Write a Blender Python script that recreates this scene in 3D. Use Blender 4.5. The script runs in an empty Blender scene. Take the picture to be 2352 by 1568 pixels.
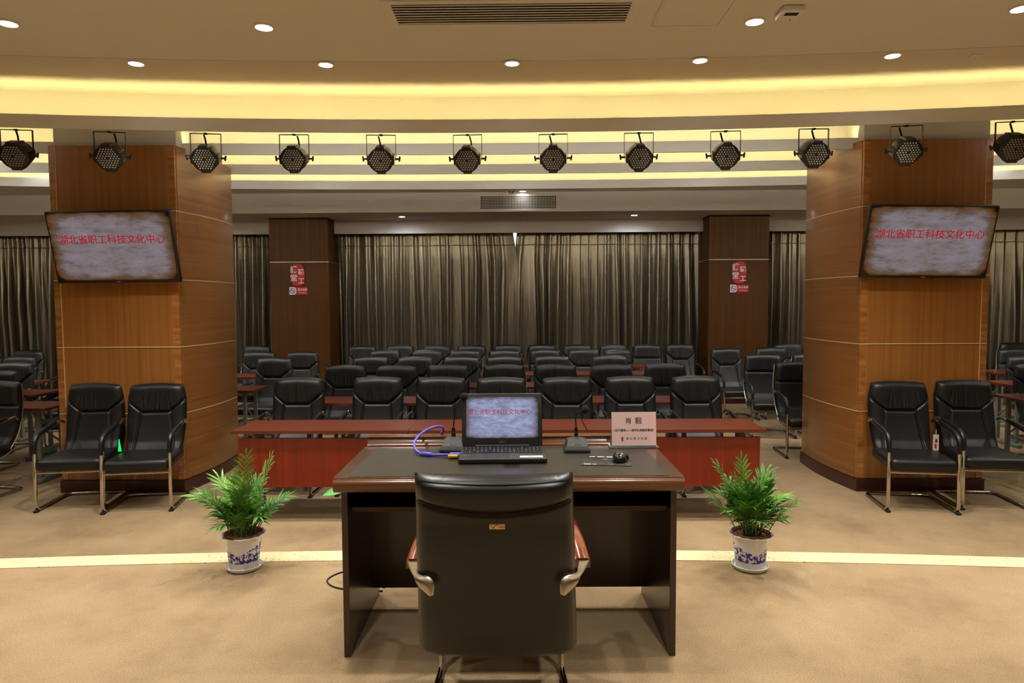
import bpy, math, random
from mathutils import Vector, Matrix
PI = math.pi
sc = bpy.context.scene
COL = sc.collection

# ------------------------------------------------------------------ camera, world, exposure
CAM_H = 1.76
cam_d = bpy.data.cameras.new('camera'); cam_d.sensor_width = 36.0; cam_d.lens = 24.0
cam_d.clip_start = 0.05; cam_d.clip_end = 100
cam = bpy.data.objects.new('camera', cam_d); COL.objects.link(cam); sc.camera = cam
_p, _r, _y = math.atan(92 / 1568.0), math.radians(-0.30), 0.012
cam.matrix_world = (Matrix.Translation((0, 0, CAM_H)) @ Matrix.Rotation(_y, 4, 'Z') @
                    Matrix.Rotation(PI / 2 - _p, 4, 'X') @ Matrix.Rotation(_r, 4, 'Z'))
w = bpy.data.worlds.new('overcast_sky'); sc.world = w; w.use_nodes = True
w.node_tree.nodes['Background'].inputs[0].default_value = (0.80, 0.90, 1.0, 1)
w.node_tree.nodes['Background'].inputs[1].default_value = 2.0
vs = sc.view_settings
vs.view_transform = 'Standard'; vs.look = 'None'; vs.gamma = 1.0; vs.use_curve_mapping = False
vs.exposure = 0.0
sc.cycles.adaptive_threshold = 0.1; sc.cycles.max_bounces = 5; sc.cycles.diffuse_bounces = 3; sc.cycles.glossy_bounces = 2; sc.cycles.transmission_bounces = 4
sc.cycles.caustics_reflective = False; sc.cycles.caustics_refractive = False
LED_STRENGTH = 74.0          # warm strips lying in the ceiling coves
SPOT_STAGE = 138.0            # downlights over the stage
SPOT_HALL = 9.0              # downlights over the seats
DOWN_COL = (1.0, 0.955, 0.90)
HALL_COL = (0.86, 0.92, 1.0)

# ------------------------------------------------------------------ helpers
def lin(c):
    return tuple(((v / 255) / 12.92 if v / 255 <= 0.04045 else ((v / 255 + 0.055) / 1.055) ** 2.4) for v in c)

class MB:
    def __init__(s): s.v = []; s.f = []
    def add(s, vs, fs, M=None):
        b = len(s.v)
        s.v += [tuple(M @ Vector(p)) for p in vs] if M is not None else [tuple(p) for p in vs]
        s.f += [tuple(i + b for i in f) for f in fs]
        return s
    def box(s, x0, x1, y0, y1, z0, z1, M=None):
        v = [(x, y, z) for z in (z0, z1) for y in (y0, y1) for x in (x0, x1)]
        return s.add(v, [(0, 2, 3, 1), (4, 5, 7, 6), (0, 1, 5, 4), (2, 6, 7, 3), (0, 4, 6, 2), (1, 3, 7, 5)], M)
    def rbox(s, c, size, r, n=3, M=None, fn=None):
        h = [d / 2 for d in size]; idx = {}; vs = []; fs = []
        r = min(r, min(h) * 0.999)
        def axis(k):
            a = [-h[k] + r * (1 - math.cos(i / n * PI / 2)) for i in range(n + 1)]
            mid = 2
            b = [-h[k] + r + (2 * h[k] - 2 * r) * i / mid for i in range(1, mid)]
            return a + b + [-q for q in reversed(a)]
        A = [axis(0), axis(1), axis(2)]
        def vert(p):
            q = [max(-(h[i] - r), min(h[i] - r, p[i])) for i in range(3)]
            d = [p[i] - q[i] for i in range(3)]; L = math.sqrt(sum(e * e for e in d)) or 1
            o = tuple(round(q[i] + d[i] / L * r, 6) for i in range(3))
            if o not in idx:
                idx[o] = len(vs); vs.append(o)
            return idx[o]
        for k in range(3):
            i, j = (k + 1) % 3, (k + 2) % 3
            for sg in (-1, 1):
                for a in range(len(A[i]) - 1):
                    for b in range(len(A[j]) - 1):
                        q = []
                        for (da, db) in ((0, 0), (1, 0), (1, 1), (0, 1)):
                            p = [0, 0, 0]; p[k] = sg * h[k]; p[i] = A[i][a + da]; p[j] = A[j][b + db]
                            q.append(vert(p))
                        if sg < 0: q.reverse()
                        q2 = []
                        for t in q:
                            if t not in q2: q2.append(t)
                        if len(q2) > 2: fs.append(tuple(q2))
        if fn: vs = [fn(p) for p in vs]
        vs = [(p[0] + c[0], p[1] + c[1], p[2] + c[2]) for p in vs]
        return s.add(vs, fs, M)
    def tube(s, pts, r, n=8, caps=True, closed=False, M=None, flat=1.0):
        P = [Vector(p) for p in pts]; m = len(P); vs = []; fs = []
        T = []
        for i in range(m):
            a = P[i - 1] if (i > 0 or closed) else P[i]; b = P[(i + 1) % m] if (i < m - 1 or closed) else P[i]
            T.append((b - a).normalized())
        up = Vector((0, 0, 1)) if abs(T[0].z) < 0.9 else Vector((1, 0, 0))
        u = T[0].cross(up).normalized()
        for i in range(m):
            u = (u - T[i] * u.dot(T[i]))
            u = u.normalized() if u.length > 1e-6 else T[i].orthogonal().normalized()
            q = T[i].cross(u)
            rr = r[i] if isinstance(r, (list, tuple)) else r
            for k in range(n):
                a = 2 * PI * k / n
                vs.append(P[i] + u * (math.cos(a) * rr) + q * (math.sin(a) * rr * flat))
        for i in range(m if closed else m - 1):
            j = (i + 1) % m
            for k in range(n):
                l = (k + 1) % n
                fs.append((i * n + k, i * n + l, j * n + l, j * n + k))
        if caps and not closed:
            fs.append(tuple(range(n - 1, -1, -1))); fs.append(tuple((m - 1) * n + k for k in range(n)))
        return s.add(vs, fs, M)
    def lathe(s, prof, n=24, M=None, rf=None):
        vs = []; fs = []
        for (r, z) in prof:
            for k in range(n):
                a = 2 * PI * k / n
                rr = rf(r, z, a) if rf else r
                vs.append((rr * math.cos(a), rr * math.sin(a), z))
        for i in range(len(prof) - 1):
            for k in range(n):
                l = (k + 1) % n
                fs.append((i * n + k, i * n + l, (i + 1) * n + l, (i + 1) * n + k))
        if prof[0][0] > 1e-6: fs.append(tuple(range(n - 1, -1, -1)))
        if prof[-1][0] > 1e-6: fs.append(tuple((len(prof) - 1) * n + k for k in range(n)))
        return s.add(vs, fs, M)
    def prism(s, poly, z0, z1, M=None):
        n = len(poly)
        vs = [(x, y, z0) for x, y in poly] + [(x, y, z1) for x, y in poly]
        fs = [tuple(range(n - 1, -1, -1)), tuple(range(n, 2 * n))]
        fs += [(i, (i + 1) % n, n + (i + 1) % n, n + i) for i in range(n)]
        return s.add(vs, fs, M)
    def grid(s, fn, nu, nv, M=None, keep=None):
        vs = [fn(i / nu, j / nv) for j in range(nv + 1) for i in range(nu + 1)]
        fs = []
        for j in range(nv):
            for i in range(nu):
                if keep is None or keep((i + .5) / nu, (j + .5) / nv):
                    a = j * (nu + 1) + i
                    fs.append((a, a + 1, a + nu + 2, a + nu + 1))
        if keep:
            used = sorted({i for f in fs for i in f}); mp = {o: k for k, o in enumerate(used)}
            vs = [vs[i] for i in used]; fs = [tuple(mp[i] for i in f) for f in fs]
        return s.add(vs, fs, M)
    def mesh(s, name, mat, smooth=35):
        me = bpy.data.meshes.new(name); me.from_pydata(s.v, [], s.f); me.update()
        if mat is not None: me.materials.append(mat)
        if smooth:
            me.polygons.foreach_set('use_smooth', [True] * len(me.polygons))
            me.set_sharp_from_angle(angle=math.radians(smooth))
        return me
    def build(s, name, mat, parent=None, smooth=35, bevel=0, **props):
        o = bpy.data.objects.new(name, s.mesh(name, mat, smooth)); COL.objects.link(o)
        if parent is not None: o.parent = parent
        if bevel:
            b = o.modifiers.new('edge', 'BEVEL'); b.width = bevel; b.segments = 2; b.limit_method = 'ANGLE'
        for k, v in props.items(): o[k] = v
        return o

def link_mesh(name, me, parent=None, **props):
    o = bpy.data.objects.new(name, me); COL.objects.link(o)
    if parent is not None: o.parent = parent
    for k, v in props.items(): o[k] = v
    return o

def thing(name, label, cat, loc=(0, 0, 0), rz=0.0, group=None, kind=None):
    o = bpy.data.objects.new(name, None); COL.objects.link(o)
    o.empty_display_size = 0.1
    o.location = loc; o.rotation_euler = (0, 0, rz)
    o['label'] = label; o['category'] = cat
    if group: o['group'] = group
    if kind: o['kind'] = kind
    return o

def tag(o, label, cat, group=None, kind=None):
    o['label'] = label; o['category'] = cat
    if group: o['group'] = group
    if kind: o['kind'] = kind
    return o

def copy_tree(o, parent=None):
    c = o.copy(); COL.objects.link(c); c.parent = parent
    for ch in list(o.children): copy_tree(ch, c)
    return c

def Rz(a): return Matrix.Rotation(a, 4, 'Z')
def Rx(a): return Matrix.Rotation(a, 4, 'X')
def Ry(a): return Matrix.Rotation(a, 4, 'Y')
def Tr(x, y, z): return Matrix.Translation((x, y, z))

def text_mesh(name, body, size, mat, parent, M, extrude=0.0004, bold=0.0, align='CENTER', spacing=1.0):
    c = bpy.data.curves.new(name, 'FONT'); c.body = body; c.size = size
    c.extrude = extrude; c.offset = bold; c.align_x = align; c.align_y = 'CENTER'; c.space_character = spacing
    c.resolution_u = 3
    t = bpy.data.objects.new(name, c); COL.objects.link(t)
    bpy.context.view_layer.update()
    me = bpy.data.meshes.new_from_object(t.evaluated_get(bpy.context.evaluated_depsgraph_get()))
    bpy.data.objects.remove(t); bpy.data.curves.remove(c)
    me.name = name; me.materials.clear(); me.materials.append(mat)
    me.transform(M)
    return link_mesh(name, me, parent)

# ------------------------------------------------------------------ materials
def newmat(name):
    m = bpy.data.materials.new(name); m.use_nodes = True
    return m, m.node_tree, m.node_tree.nodes['Principled BSDF']

def M_plain(name, rgb, rough=0.5, metal=0.0, spec=0.5, coat=0.0, bump=None, emit=None, alpha=None, sheen=0.0):
    m, t, b = newmat(name)
    b.inputs['Base Color'].default_value = (*lin(rgb), 1); b.inputs['Roughness'].default_value = rough
    b.inputs['Metallic'].default_value = metal; b.inputs['Specular IOR Level'].default_value = spec
    b.inputs['Coat Weight'].default_value = coat; b.inputs['Coat Roughness'].default_value = 0.12
    b.inputs['Sheen Weight'].default_value = sheen
    if emit: b.inputs['Emission Color'].default_value = (*lin(emit[0]), 1); b.inputs['Emission Strength'].default_value = emit[1]
    if bump:
        tc = t.nodes.new('ShaderNodeTexCoord'); n = t.nodes.new('ShaderNodeTexNoise'); bp = t.nodes.new('ShaderNodeBump')
        n.inputs['Scale'].default_value = bump[0]; n.inputs['Detail'].default_value = 3
        bp.inputs['Strength'].default_value = bump[1]; bp.inputs['Distance'].default_value = bump[2]
        t.links.new(tc.outputs['Object'], n.inputs['Vector']); t.links.new(n.outputs['Fac'], bp.inputs['Height'])
        t.links.new(bp.outputs['Normal'], b.inputs['Normal'])
    return m

def ramp(t, stops):
    r = t.nodes.new('ShaderNodeValToRGB'); e = r.color_ramp.elements
    while len(e) < len(stops): e.new(0.5)
    for k, (p, c) in enumerate(stops): e[k].position = p; e[k].color = (*lin(c), 1)
    return r

def M_wood(name, cols, scale, rough=0.3, coat=0.5, detail=5.0, coord='Object', spec=0.5, streak=False):
    """cols: dark, mid, light; scale: noise stretch per axis (small = along the grain)."""
    m, t, b = newmat(name)
    tc = t.nodes.new('ShaderNodeTexCoord'); mp = t.nodes.new('ShaderNodeMapping')
    mp.inputs['Scale'].default_value = scale
    n = t.nodes.new('ShaderNodeTexNoise'); n.inputs['Scale'].default_value = 1.0; n.inputs['Detail'].default_value = detail
    n.inputs['Roughness'].default_value = 0.62; n.inputs['Distortion'].default_value = 0.4
    r = ramp(t, [(0.30, cols[0]), (0.50, cols[1]), (0.60, cols[1]), (0.635, cols[2]), (0.68, cols[1])] if streak else [(0.30, cols[0]), (0.52, cols[1]), (0.72, cols[2])])
    t.links.new(tc.outputs[coord], mp.inputs['Vector']); t.links.new(mp.outputs['Vector'], n.inputs['Vector'])
    t.links.new(n.outputs['Fac'], r.inputs['Fac'])
    t.links.new(r.outputs['Color'], b.inputs['Base Color'])
    b.inputs['Roughness'].default_value = rough; b.inputs['Coat Weight'].default_value = coat
    b.inputs['Coat Roughness'].default_value = 0.11; b.inputs['Specular IOR Level'].default_value = spec
    return m

def M_carpet(name, c0, c1, c2):
    m, t, b = newmat(name)
    tc = t.nodes.new('ShaderNodeTexCoord')
    a = t.nodes.new('ShaderNodeTexNoise'); a.inputs['Scale'].default_value = 1.6; a.inputs['Detail'].default_value = 6; a.inputs['Roughness'].default_value = 0.65
    g = t.nodes.new('ShaderNodeTexNoise'); g.inputs['Scale'].default_value = 140; g.inputs['Detail'].default_value = 2
    r = ramp(t, [(0.30, c0), (0.50, c1), (0.75, c2)])
    mx = t.nodes.new('ShaderNodeMixRGB'); mx.blend_type = 'MULTIPLY'; mx.inputs[0].default_value = 0.55
    r2 = ramp(t, [(0.25, (150, 150, 150)), (0.75, (255, 255, 255))])
    bp = t.nodes.new('ShaderNodeBump'); bp.inputs['Strength'].default_value = 0.5; bp.inputs['Distance'].default_value = 0.004
    for n in (a, g): t.links.new(tc.outputs['Object'], n.inputs['Vector'])
    t.links.new(a.outputs['Fac'], r.inputs['Fac']); t.links.new(g.outputs['Fac'], r2.inputs['Fac'])
    t.links.new(r.outputs['Color'], mx.inputs[1]); t.links.new(r2.outputs['Color'], mx.inputs[2])
    t.links.new(mx.outputs['Color'], b.inputs['Base Color'])
    t.links.new(g.outputs['Fac'], bp.inputs['Height']); t.links.new(bp.outputs['Normal'], b.inputs['Normal'])
    b.inputs['Roughness'].default_value = 0.95; b.inputs['Specular IOR Level'].default_value = 0.1
    b.inputs['Sheen Weight'].default_value = 0.15
    return m

def M_emit(name, rgb, strength):
    m = bpy.data.materials.new(name); m.use_nodes = True; t = m.node_tree; t.nodes.clear()
    e = t.nodes.new('ShaderNodeEmission'); o = t.nodes.new('ShaderNodeOutputMaterial')
    e.inputs[0].default_value = (*rgb, 1); e.inputs[1].default_value = strength
    t.links.new(e.outputs[0], o.inputs[0])
    return m

def M_screen(name, edge, mid, core, strength, seed):
    """aged-paper picture shown on a lit display; local x,z run -0.5..0.5"""
    m = bpy.data.materials.new(name); m.use_nodes = True; t = m.node_tree; t.nodes.clear()
    L = t.links.new
    tc = t.nodes.new('ShaderNodeTexCoord'); mp = t.nodes.new('ShaderNodeMapping')
    L(tc.outputs['Generated'], mp.inputs['Vector'])
    mp.inputs['Scale'].default_value = (2.4, 1, 3.4); mp.inputs['Location'].default_value = (seed, seed, seed)
    n = t.nodes.new('ShaderNodeTexNoise'); n.inputs['Scale'].default_value = 2.2; n.inputs['Detail'].default_value = 11; n.inputs['Roughness'].default_value = 0.72
    L(mp.outputs['Vector'], n.inputs['Vector'])
    sx = t.nodes.new('ShaderNodeSeparateXYZ'); L(tc.outputs['Generated'], sx.inputs[0])
    def edge_dist(out):
        a = t.nodes.new('ShaderNodeMath'); a.operation = 'SUBTRACT'; L(out, a.inputs[0]); a.inputs[1].default_value = 0.5
        c = t.nodes.new('ShaderNodeMath'); c.operation = 'ABSOLUTE'; L(a.outputs[0], c.inputs[0])
        d = t.nodes.new('ShaderNodeMath'); d.operation = 'MULTIPLY'; L(c.outputs[0], d.inputs[0]); d.inputs[1].default_value = 2
        e = t.nodes.new('ShaderNodeMath'); e.operation = 'POWER'; L(d.outputs[0], e.inputs[0]); e.inputs[1].default_value = 9
        return e.outputs[0]
    s1 = t.nodes.new('ShaderNodeMath'); s1.operation = 'ADD'; L(edge_dist(sx.outputs[0]), s1.inputs[0]); L(edge_dist(sx.outputs[2]), s1.inputs[1])
    s2 = t.nodes.new('ShaderNodeMath'); s2.operation = 'MULTIPLY_ADD'; L(s1.outputs[0], s2.inputs[0]); s2.inputs[1].default_value = 0.36
    nn = t.nodes.new('ShaderNodeMath'); nn.operation = 'MULTIPLY_ADD'; L(n.outputs['Fac'], nn.inputs[0]); nn.inputs[1].default_value = 0.80; nn.inputs[2].default_value = 0.10; L(nn.outputs[0], s2.inputs[2])
    r = ramp(t, [(0.36, core), (0.52, mid[0]), (0.66, mid[1]), (0.79, edge[0]), (0.98, edge[1])])
    L(s2.outputs[0], r.inputs['Fac'])
    e = t.nodes.new('ShaderNodeEmission'); e.inputs[1].default_value = strength; L(r.outputs['Color'], e.inputs[0])
    g = t.nodes.new('ShaderNodeBsdfGlossy'); g.inputs['Color'].default_value = (0.03, 0.03, 0.03, 1); g.inputs['Roughness'].default_value = 0.08
    ad = t.nodes.new('ShaderNodeAddShader'); o = t.nodes.new('ShaderNodeOutputMaterial')
    L(e.outputs[0], ad.inputs[0]); L(g.outputs[0], ad.inputs[1]); L(ad.outputs[0], o.inputs[0])
    return m

MAT = {}
MAT['paint'] = M_plain('white_ceiling_paint', (220, 215, 202), 0.75, bump=(90, 0.05, 0.002))
MAT['paint_soffit'] = M_plain('white_soffit_paint', (224, 221, 216), 0.75)
MAT['wall'] = M_plain('beige_wall_paint', (190, 172, 146), 0.8)
MAT['carpet'] = M_carpet('tan_carpet', (142, 118, 84), (168, 142, 105), (184, 158, 119))
MAT['nosing'] = None
MAT['col_v'] = M_wood('column_veneer_vertical', ((138, 87, 38), (157, 102, 47), (176, 122, 63)), (30, 30, .22), 0.28, 0.45, streak=True)
MAT['col_h'] = M_wood('column_veneer_horizontal', ((128, 82, 37), (148, 97, 46), (168, 117, 62)), (.45, .45, 28), 0.285, 0.5, streak=True)
MAT['col_edge'] = M_wood('column_edge_veneer', ((134, 82, 34), (164, 106, 50), (190, 134, 74)), (3, 3, 22), 0.28, 0.4)
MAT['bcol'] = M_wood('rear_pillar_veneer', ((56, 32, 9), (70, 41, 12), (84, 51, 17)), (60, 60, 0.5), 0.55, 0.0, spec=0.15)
MAT['inlay'] = M_plain('cream_inlay', (226, 208, 160), 0.4)
MAT['plinth'] = M_plain('dark_red_plinth', (62, 20, 16), 0.35, coat=0.3)
MAT['silver'] = M_plain('silver_strip', (200, 196, 190), 0.25, metal=0.9)
MAT['leather'] = M_plain('black_leather', (24, 25, 25), 0.42, spec=0.55, bump=(160, 0.12, 0.001))
MAT['leather_hall'] = M_plain('black_leather_hall', (17, 18, 19), 0.40, spec=0.5, bump=(120, 0.12, 0.001))
MAT['exec'] = M_plain('black_leather_soft', (12, 11, 9), 0.36, spec=0.55, bump=(240, 0.10, 0.0008))
MAT['chrome'] = M_plain('chrome', (205, 200, 190), 0.12, metal=1.0)
MAT['alu'] = M_plain('brushed_aluminium', (190, 180, 165), 0.28, metal=1.0)
MAT['black'] = M_plain('black_plastic', (16, 16, 16), 0.45)
MAT['rubber'] = M_plain('black_rubber', (14, 14, 14), 0.8)
MAT['armpad'] = M_plain('black_arm_pad', (20, 20, 20), 0.33)
MAT['table_top'] = M_wood('red_laminate_top', ((86, 34, 16), (100, 41, 19), (112, 48, 24)), (3, 40, 40), 0.35, 0.2)
MAT['table_panel'] = M_wood('red_laminate_panel', ((124, 32, 8), (140, 40, 11), (152, 48, 16)), (30, 30, 0.8), 0.4, 0.15)
MAT['steel'] = M_plain('grey_painted_steel', (120, 126, 124), 0.45)
MAT['desk'] = M_wood('dark_walnut', ((52, 24, 12), (72, 34, 17), (96, 48, 24)), (1.6, 30, 30), 0.285, 0.5)
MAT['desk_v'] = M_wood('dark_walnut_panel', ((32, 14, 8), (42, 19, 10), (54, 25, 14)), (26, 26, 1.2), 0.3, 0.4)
MAT['desk_edge'] = M_wood('walnut_moulding', ((84, 48, 21), (104, 61, 28), (126, 78, 39)), (1.6, 26, 26), 0.26, 0.4)
MAT['desk_pad'] = M_plain('black_desk_leather', (40, 36, 30), 0.36, spec=0.5, bump=(220, 0.15, 0.0008))
MAT['arm_wood'] = M_wood('red_arm_wood', ((96, 32, 16), (124, 46, 24), (150, 66, 36)), (26, 2, 26), 0.18, 0.8)
MAT['pot'] = None
MAT['terracotta'] = M_plain('terracotta', (140, 82, 58), 0.8)
MAT['soil'] = M_plain('dark_soil', (34, 26, 20), 0.95)
MAT['stem'] = M_plain('green_stem', (112, 126, 60), 0.6)
MAT['led'] = M_emit('warm_led_strip', (1.0, 0.83, 0.38), LED_STRENGTH)
MAT['added_cool'] = M_emit('added_cool_strip', (0.88, 0.92, 1.0), 60.0)  # glow of the strips added behind the first three beams
MAT['added_neutral'] = M_emit('added_neutral_strip', (1.0, 0.93, 0.80), 300.0)  # glow of the strip added behind the fourth beam to light the soffit face
MAT['lamp'] = M_emit('lamp_diffuser', (1.0, 0.98, 0.97), 30.0)
MAT['trim_white'] = M_plain('white_metal_trim', (222, 218, 208), 0.45)
MAT['void_shade'] = M_plain('painted_void_shade', (10, 9, 8), 0.9, spec=.1)  # near-black colour stands in for the shade inside the grilles
MAT['glass_lens'] = M_plain('led_lens', (150, 146, 132), 0.15, spec=0.8)
MAT['par'] = M_plain('black_lamp_housing', (20, 19, 18), 0.4)
MAT['white'] = M_plain('white_plastic', (224, 222, 216), 0.45)
MAT['red_text'] = M_emit('red_screen_letters', lin((176, 26, 34)), 0.85)
MAT['sign_red'] = M_plain('sign_red', (176, 14, 20), 0.5)
MAT['sign_white'] = M_plain('sign_white', (226, 226, 230), 0.5)
MAT['sign_blue'] = M_plain('sign_navy', (38, 42, 84), 0.5)
MAT['pink'] = M_plain('pink_card', (255, 220, 216), 0.6)
MAT['ink'] = M_plain('dark_ink', (58, 30, 36), 0.7)
MAT['ink_soft'] = M_plain('faded_ink', (138, 92, 100), 0.7)
MAT['purple'] = M_plain('violet_cable', (94, 84, 206), 0.4)
MAT['yellow'] = M_plain('yellow_plug', (236, 200, 30), 0.45)
MAT['laptop'] = M_plain('black_laptop_shell', (36, 37, 35), 0.42)
MAT['key'] = M_plain('laptop_keys', (20, 20, 20), 0.5)
MAT['keymark'] = M_plain('key_legends', (200, 200, 196), 0.6)
MAT['mic'] = M_plain('dark_grey_mic', (46, 46, 42), 0.55)
MAT['foam'] = M_plain('mic_foam', (26, 27, 24), 0.95, bump=(400, 0.5, 0.002))
MAT['gold'] = M_plain('gold_plate', (206, 164, 96), 0.35, metal=0.3)
MAT['green_tag'] = M_plain('green_tag', (20, 200, 110), 0.5, emit=((10, 220, 110), 0.9))  # emission added to brighten the green; the tag is no lamp
MAT['glass'] = M_plain('window_glass', (230, 240, 245), 0.03)
_g = MAT['glass'].node_tree.nodes['Principled BSDF']; _g.inputs['Transmission Weight'].default_value = 1.0; _g.inputs['IOR'].default_value = 1.01
MAT['acrylic'] = M_plain('clear_acrylic', (236, 240, 240), 0.05)
_g = MAT['acrylic'].node_tree.nodes['Principled BSDF']; _g.inputs['Transmission Weight'].default_value = 0.8; _g.inputs['IOR'].default_value = 1.45
MAT['tv_screen'] = M_screen('tv_picture', ((112, 74, 38), (22, 13, 8)), ((144, 132, 136), (112, 92, 80)), (156, 150, 162), 0.66, 3.1)
MAT['pc_screen'] = M_screen('laptop_picture', ((104, 92, 92), (40, 34, 40)), ((150, 156, 190), (122, 122, 150)), (186, 196, 232), 0.85, 7.7)

for _k in ('lamp', 'tv_screen', 'pc_screen', 'red_text'): MAT[_k].cycles.emission_sampling = 'NONE'   # seen directly; the spots beside them carry the light

def M_leaf(name, c0, c1):
    m, t, b = newmat(name)
    tc = t.nodes.new('ShaderNodeTexCoord'); n = t.nodes.new('ShaderNodeTexNoise'); n.inputs['Scale'].default_value = 14
    r = ramp(t, [(0.3, c0), (0.7, c1)])
    t.links.new(tc.outputs['Object'], n.inputs['Vector']); t.links.new(n.outputs['Fac'], r.inputs['Fac'])
    t.links.new(r.outputs['Color'], b.inputs['Base Color'])
    b.inputs['Roughness'].default_value = 0.42
    b.inputs['Subsurface Weight'].default_value = 0.0
    return m
MAT['leaf'] = M_leaf('palm_leaf', (40, 84, 28), (88, 142, 52))
MAT['leaf2'] = M_leaf('palm_leaf_young', (92, 146, 50), (128, 174, 70))
MAT['leaf_broad'] = M_leaf('broad_leaf', (70, 150, 60), (96, 178, 80))

def M_terrazzo():
    m, t, b = newmat('cream_terrazzo')
    tc = t.nodes.new('ShaderNodeTexCoord')
    n = t.nodes.new('ShaderNodeTexNoise'); n.inputs['Scale'].default_value = 60; n.inputs['Detail'].default_value = 4
    r = ramp(t, [(0.28, (120, 108, 76)), (0.36, (210, 198, 150)), (0.60, (228, 218, 172)), (0.75, (242, 238, 214))])
    t.links.new(tc.outputs['Object'], n.inputs['Vector']); t.links.new(n.outputs['Fac'], r.inputs['Fac'])
    t.links.new(r.outputs['Color'], b.inputs['Base Color']); b.inputs['Roughness'].default_value = 0.35
    return m
MAT['nosing'] = M_terrazzo()

def M_curtain():
    m, t, b = newmat('taupe_satin')
    b.inputs['Base Color'].default_value = (*lin((138, 129, 110)), 1)
    b.inputs['Roughness'].default_value = 0.30; b.inputs['Specular IOR Level'].default_value = 0.8; b.inputs['Metallic'].default_value = 0.8
    return m
MAT['curtain'] = M_curtain()
MAT['cord'] = M_plain('curtain_cord', (120, 108, 78), 0.6)

def M_pot():
    m, t, b = newmat('blue_white_porcelain')
    L = t.links.new
    tc = t.nodes.new('ShaderNodeTexCoord'); sx = t.nodes.new('ShaderNodeSeparateXYZ'); L(tc.outputs['Object'], sx.inputs[0])
    at = t.nodes.new('ShaderNodeMath'); at.operation = 'ARCTAN2'; L(sx.outputs[0], at.inputs[0])
    ng = t.nodes.new('ShaderNodeMath'); ng.operation = 'MULTIPLY'; L(sx.outputs[1], ng.inputs[0]); ng.inputs[1].default_value = -1
    L(ng.outputs[0], at.inputs[1])
    cb = t.nodes.new('ShaderNodeCombineXYZ'); L(at.outputs[0], cb.inputs[0]); L(sx.outputs[2], cb.inputs[2])
    mp = t.nodes.new('ShaderNodeMapping'); mp.inputs['Scale'].default_value = (2.2, 1, 26); L(cb.outputs[0], mp.inputs['Vector'])
    n = t.nodes.new('ShaderNodeTexNoise'); n.inputs['Scale'].default_value = 1.6; n.inputs['Detail'].default_value = 7; n.inputs['Roughness'].default_value = 0.7
    L(mp.outputs['Vector'], n.inputs['Vector'])
    # ridge height around the pot: two hills at the sides, a low middle
    w1 = t.nodes.new('ShaderNodeMath'); w1.operation = 'ABSOLUTE'; L(at.outputs[0], w1.inputs[0])
    rg = t.nodes.new('ShaderNodeMath'); rg.operation = 'MULTIPLY_ADD'; L(w1.outputs[0], rg.inputs[0]); rg.inputs[1].default_value = 0.034; rg.inputs[2].default_value = 0.072
    nz = t.nodes.new('ShaderNodeMath'); nz.operation = 'MULTIPLY_ADD'; L(n.outputs['Fac'], nz.inputs[0]); nz.inputs[1].default_value = 0.05; L(rg.outputs[0], nz.inputs[2])
    up = t.nodes.new('ShaderNodeMath'); up.operation = 'LESS_THAN'; L(sx.outputs[2], up.inputs[0]); L(nz.outputs[0], up.inputs[1])
    lo = t.nodes.new('ShaderNodeMath'); lo.operation = 'GREATER_THAN'; L(sx.outputs[2], lo.inputs[0]); lo.inputs[1].default_value = 0.052
    th = t.nodes.new('ShaderNodeMath'); th.operation = 'GREATER_THAN'; L(n.outputs['Fac'], th.inputs[0]); th.inputs[1].default_value = 0.49
    a1 = t.nodes.new('ShaderNodeMath'); a1.operation = 'MULTIPLY'; L(up.outputs[0], a1.inputs[0]); L(lo.outputs[0], a1.inputs[1])
    a2 = t.nodes.new('ShaderNodeMath'); a2.operation = 'MULTIPLY'; L(a1.outputs[0], a2.inputs[0]); L(th.outputs[0], a2.inputs[1])
    mx = t.nodes.new('ShaderNodeMixRGB'); L(a2.outputs[0], mx.inputs[0])
    mx.inputs[1].default_value = (*lin((238, 238, 240)), 1); mx.inputs[2].default_value = (*lin((44, 44, 160)), 1)
    L(mx.outputs[0], b.inputs['Base Color']); b.inputs['Roughness'].default_value = 0.25
    return m
MAT['pot'] = M_pot()

# ------------------------------------------------------------------ setting
ST = 0.30                      # stage height
X0 = -0.05                     # symmetry axis of the hall
XL, XR = -9.6, 9.5
YB, YF = -2.6, 12.55           # wall behind the camera, window wall
CEIL = 3.50
def arc(x, c, R): return c - (R - math.sqrt(R * R - (x - X0) ** 2))
def xs(a, b, n): return [a + (b - a) * i / n for i in range(n + 1)]

def struct(o, label, cat):
    return tag(o, label, cat, kind='structure')

struct(MB().box(XL, XR, YB, YF, -0.1, 0.0).build('floor', MAT['carpet'], smooth=0), 'tan carpet floor of the seating area below the stage', 'floor')
# stage with curved front, one step below it
def slab(c0, z0, z1, back):
    X = xs(XL + .01, XR - .01, 64)
    poly = [(x, arc(x, c0, 32)) for x in X] + [(X[-1], back), (X[0], back)]
    return MB().prism(list(reversed(poly)), z0, z1)
EDGE = 3.785
struct(slab(EDGE, 0.0, ST, YB + .01).build('floor_stage', MAT['carpet'], smooth=0), 'tan carpeted stage floor under the desk', 'floor')
def band(c0, c1, z0, z1):
    X = xs(XL + .01, XR - .01, 64)
    poly = [(x, arc(x, c0, 32)) for x in X] + [(x, arc(x, c1, 32)) for x in reversed(X)]
    return MB().prism(poly, z0, z1)
struct(band(EDGE, EDGE + .15, 0.0, ST + .004).build('trim_1', MAT['nosing'], smooth=0), 'cream terrazzo edging strip along the curved stage front', 'edging')
struct(band(EDGE + .15, EDGE + .45, 0.0, ST / 2).build('trim_2', MAT['carpet'], smooth=0), 'carpeted step below the stage edge', 'step')
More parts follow.
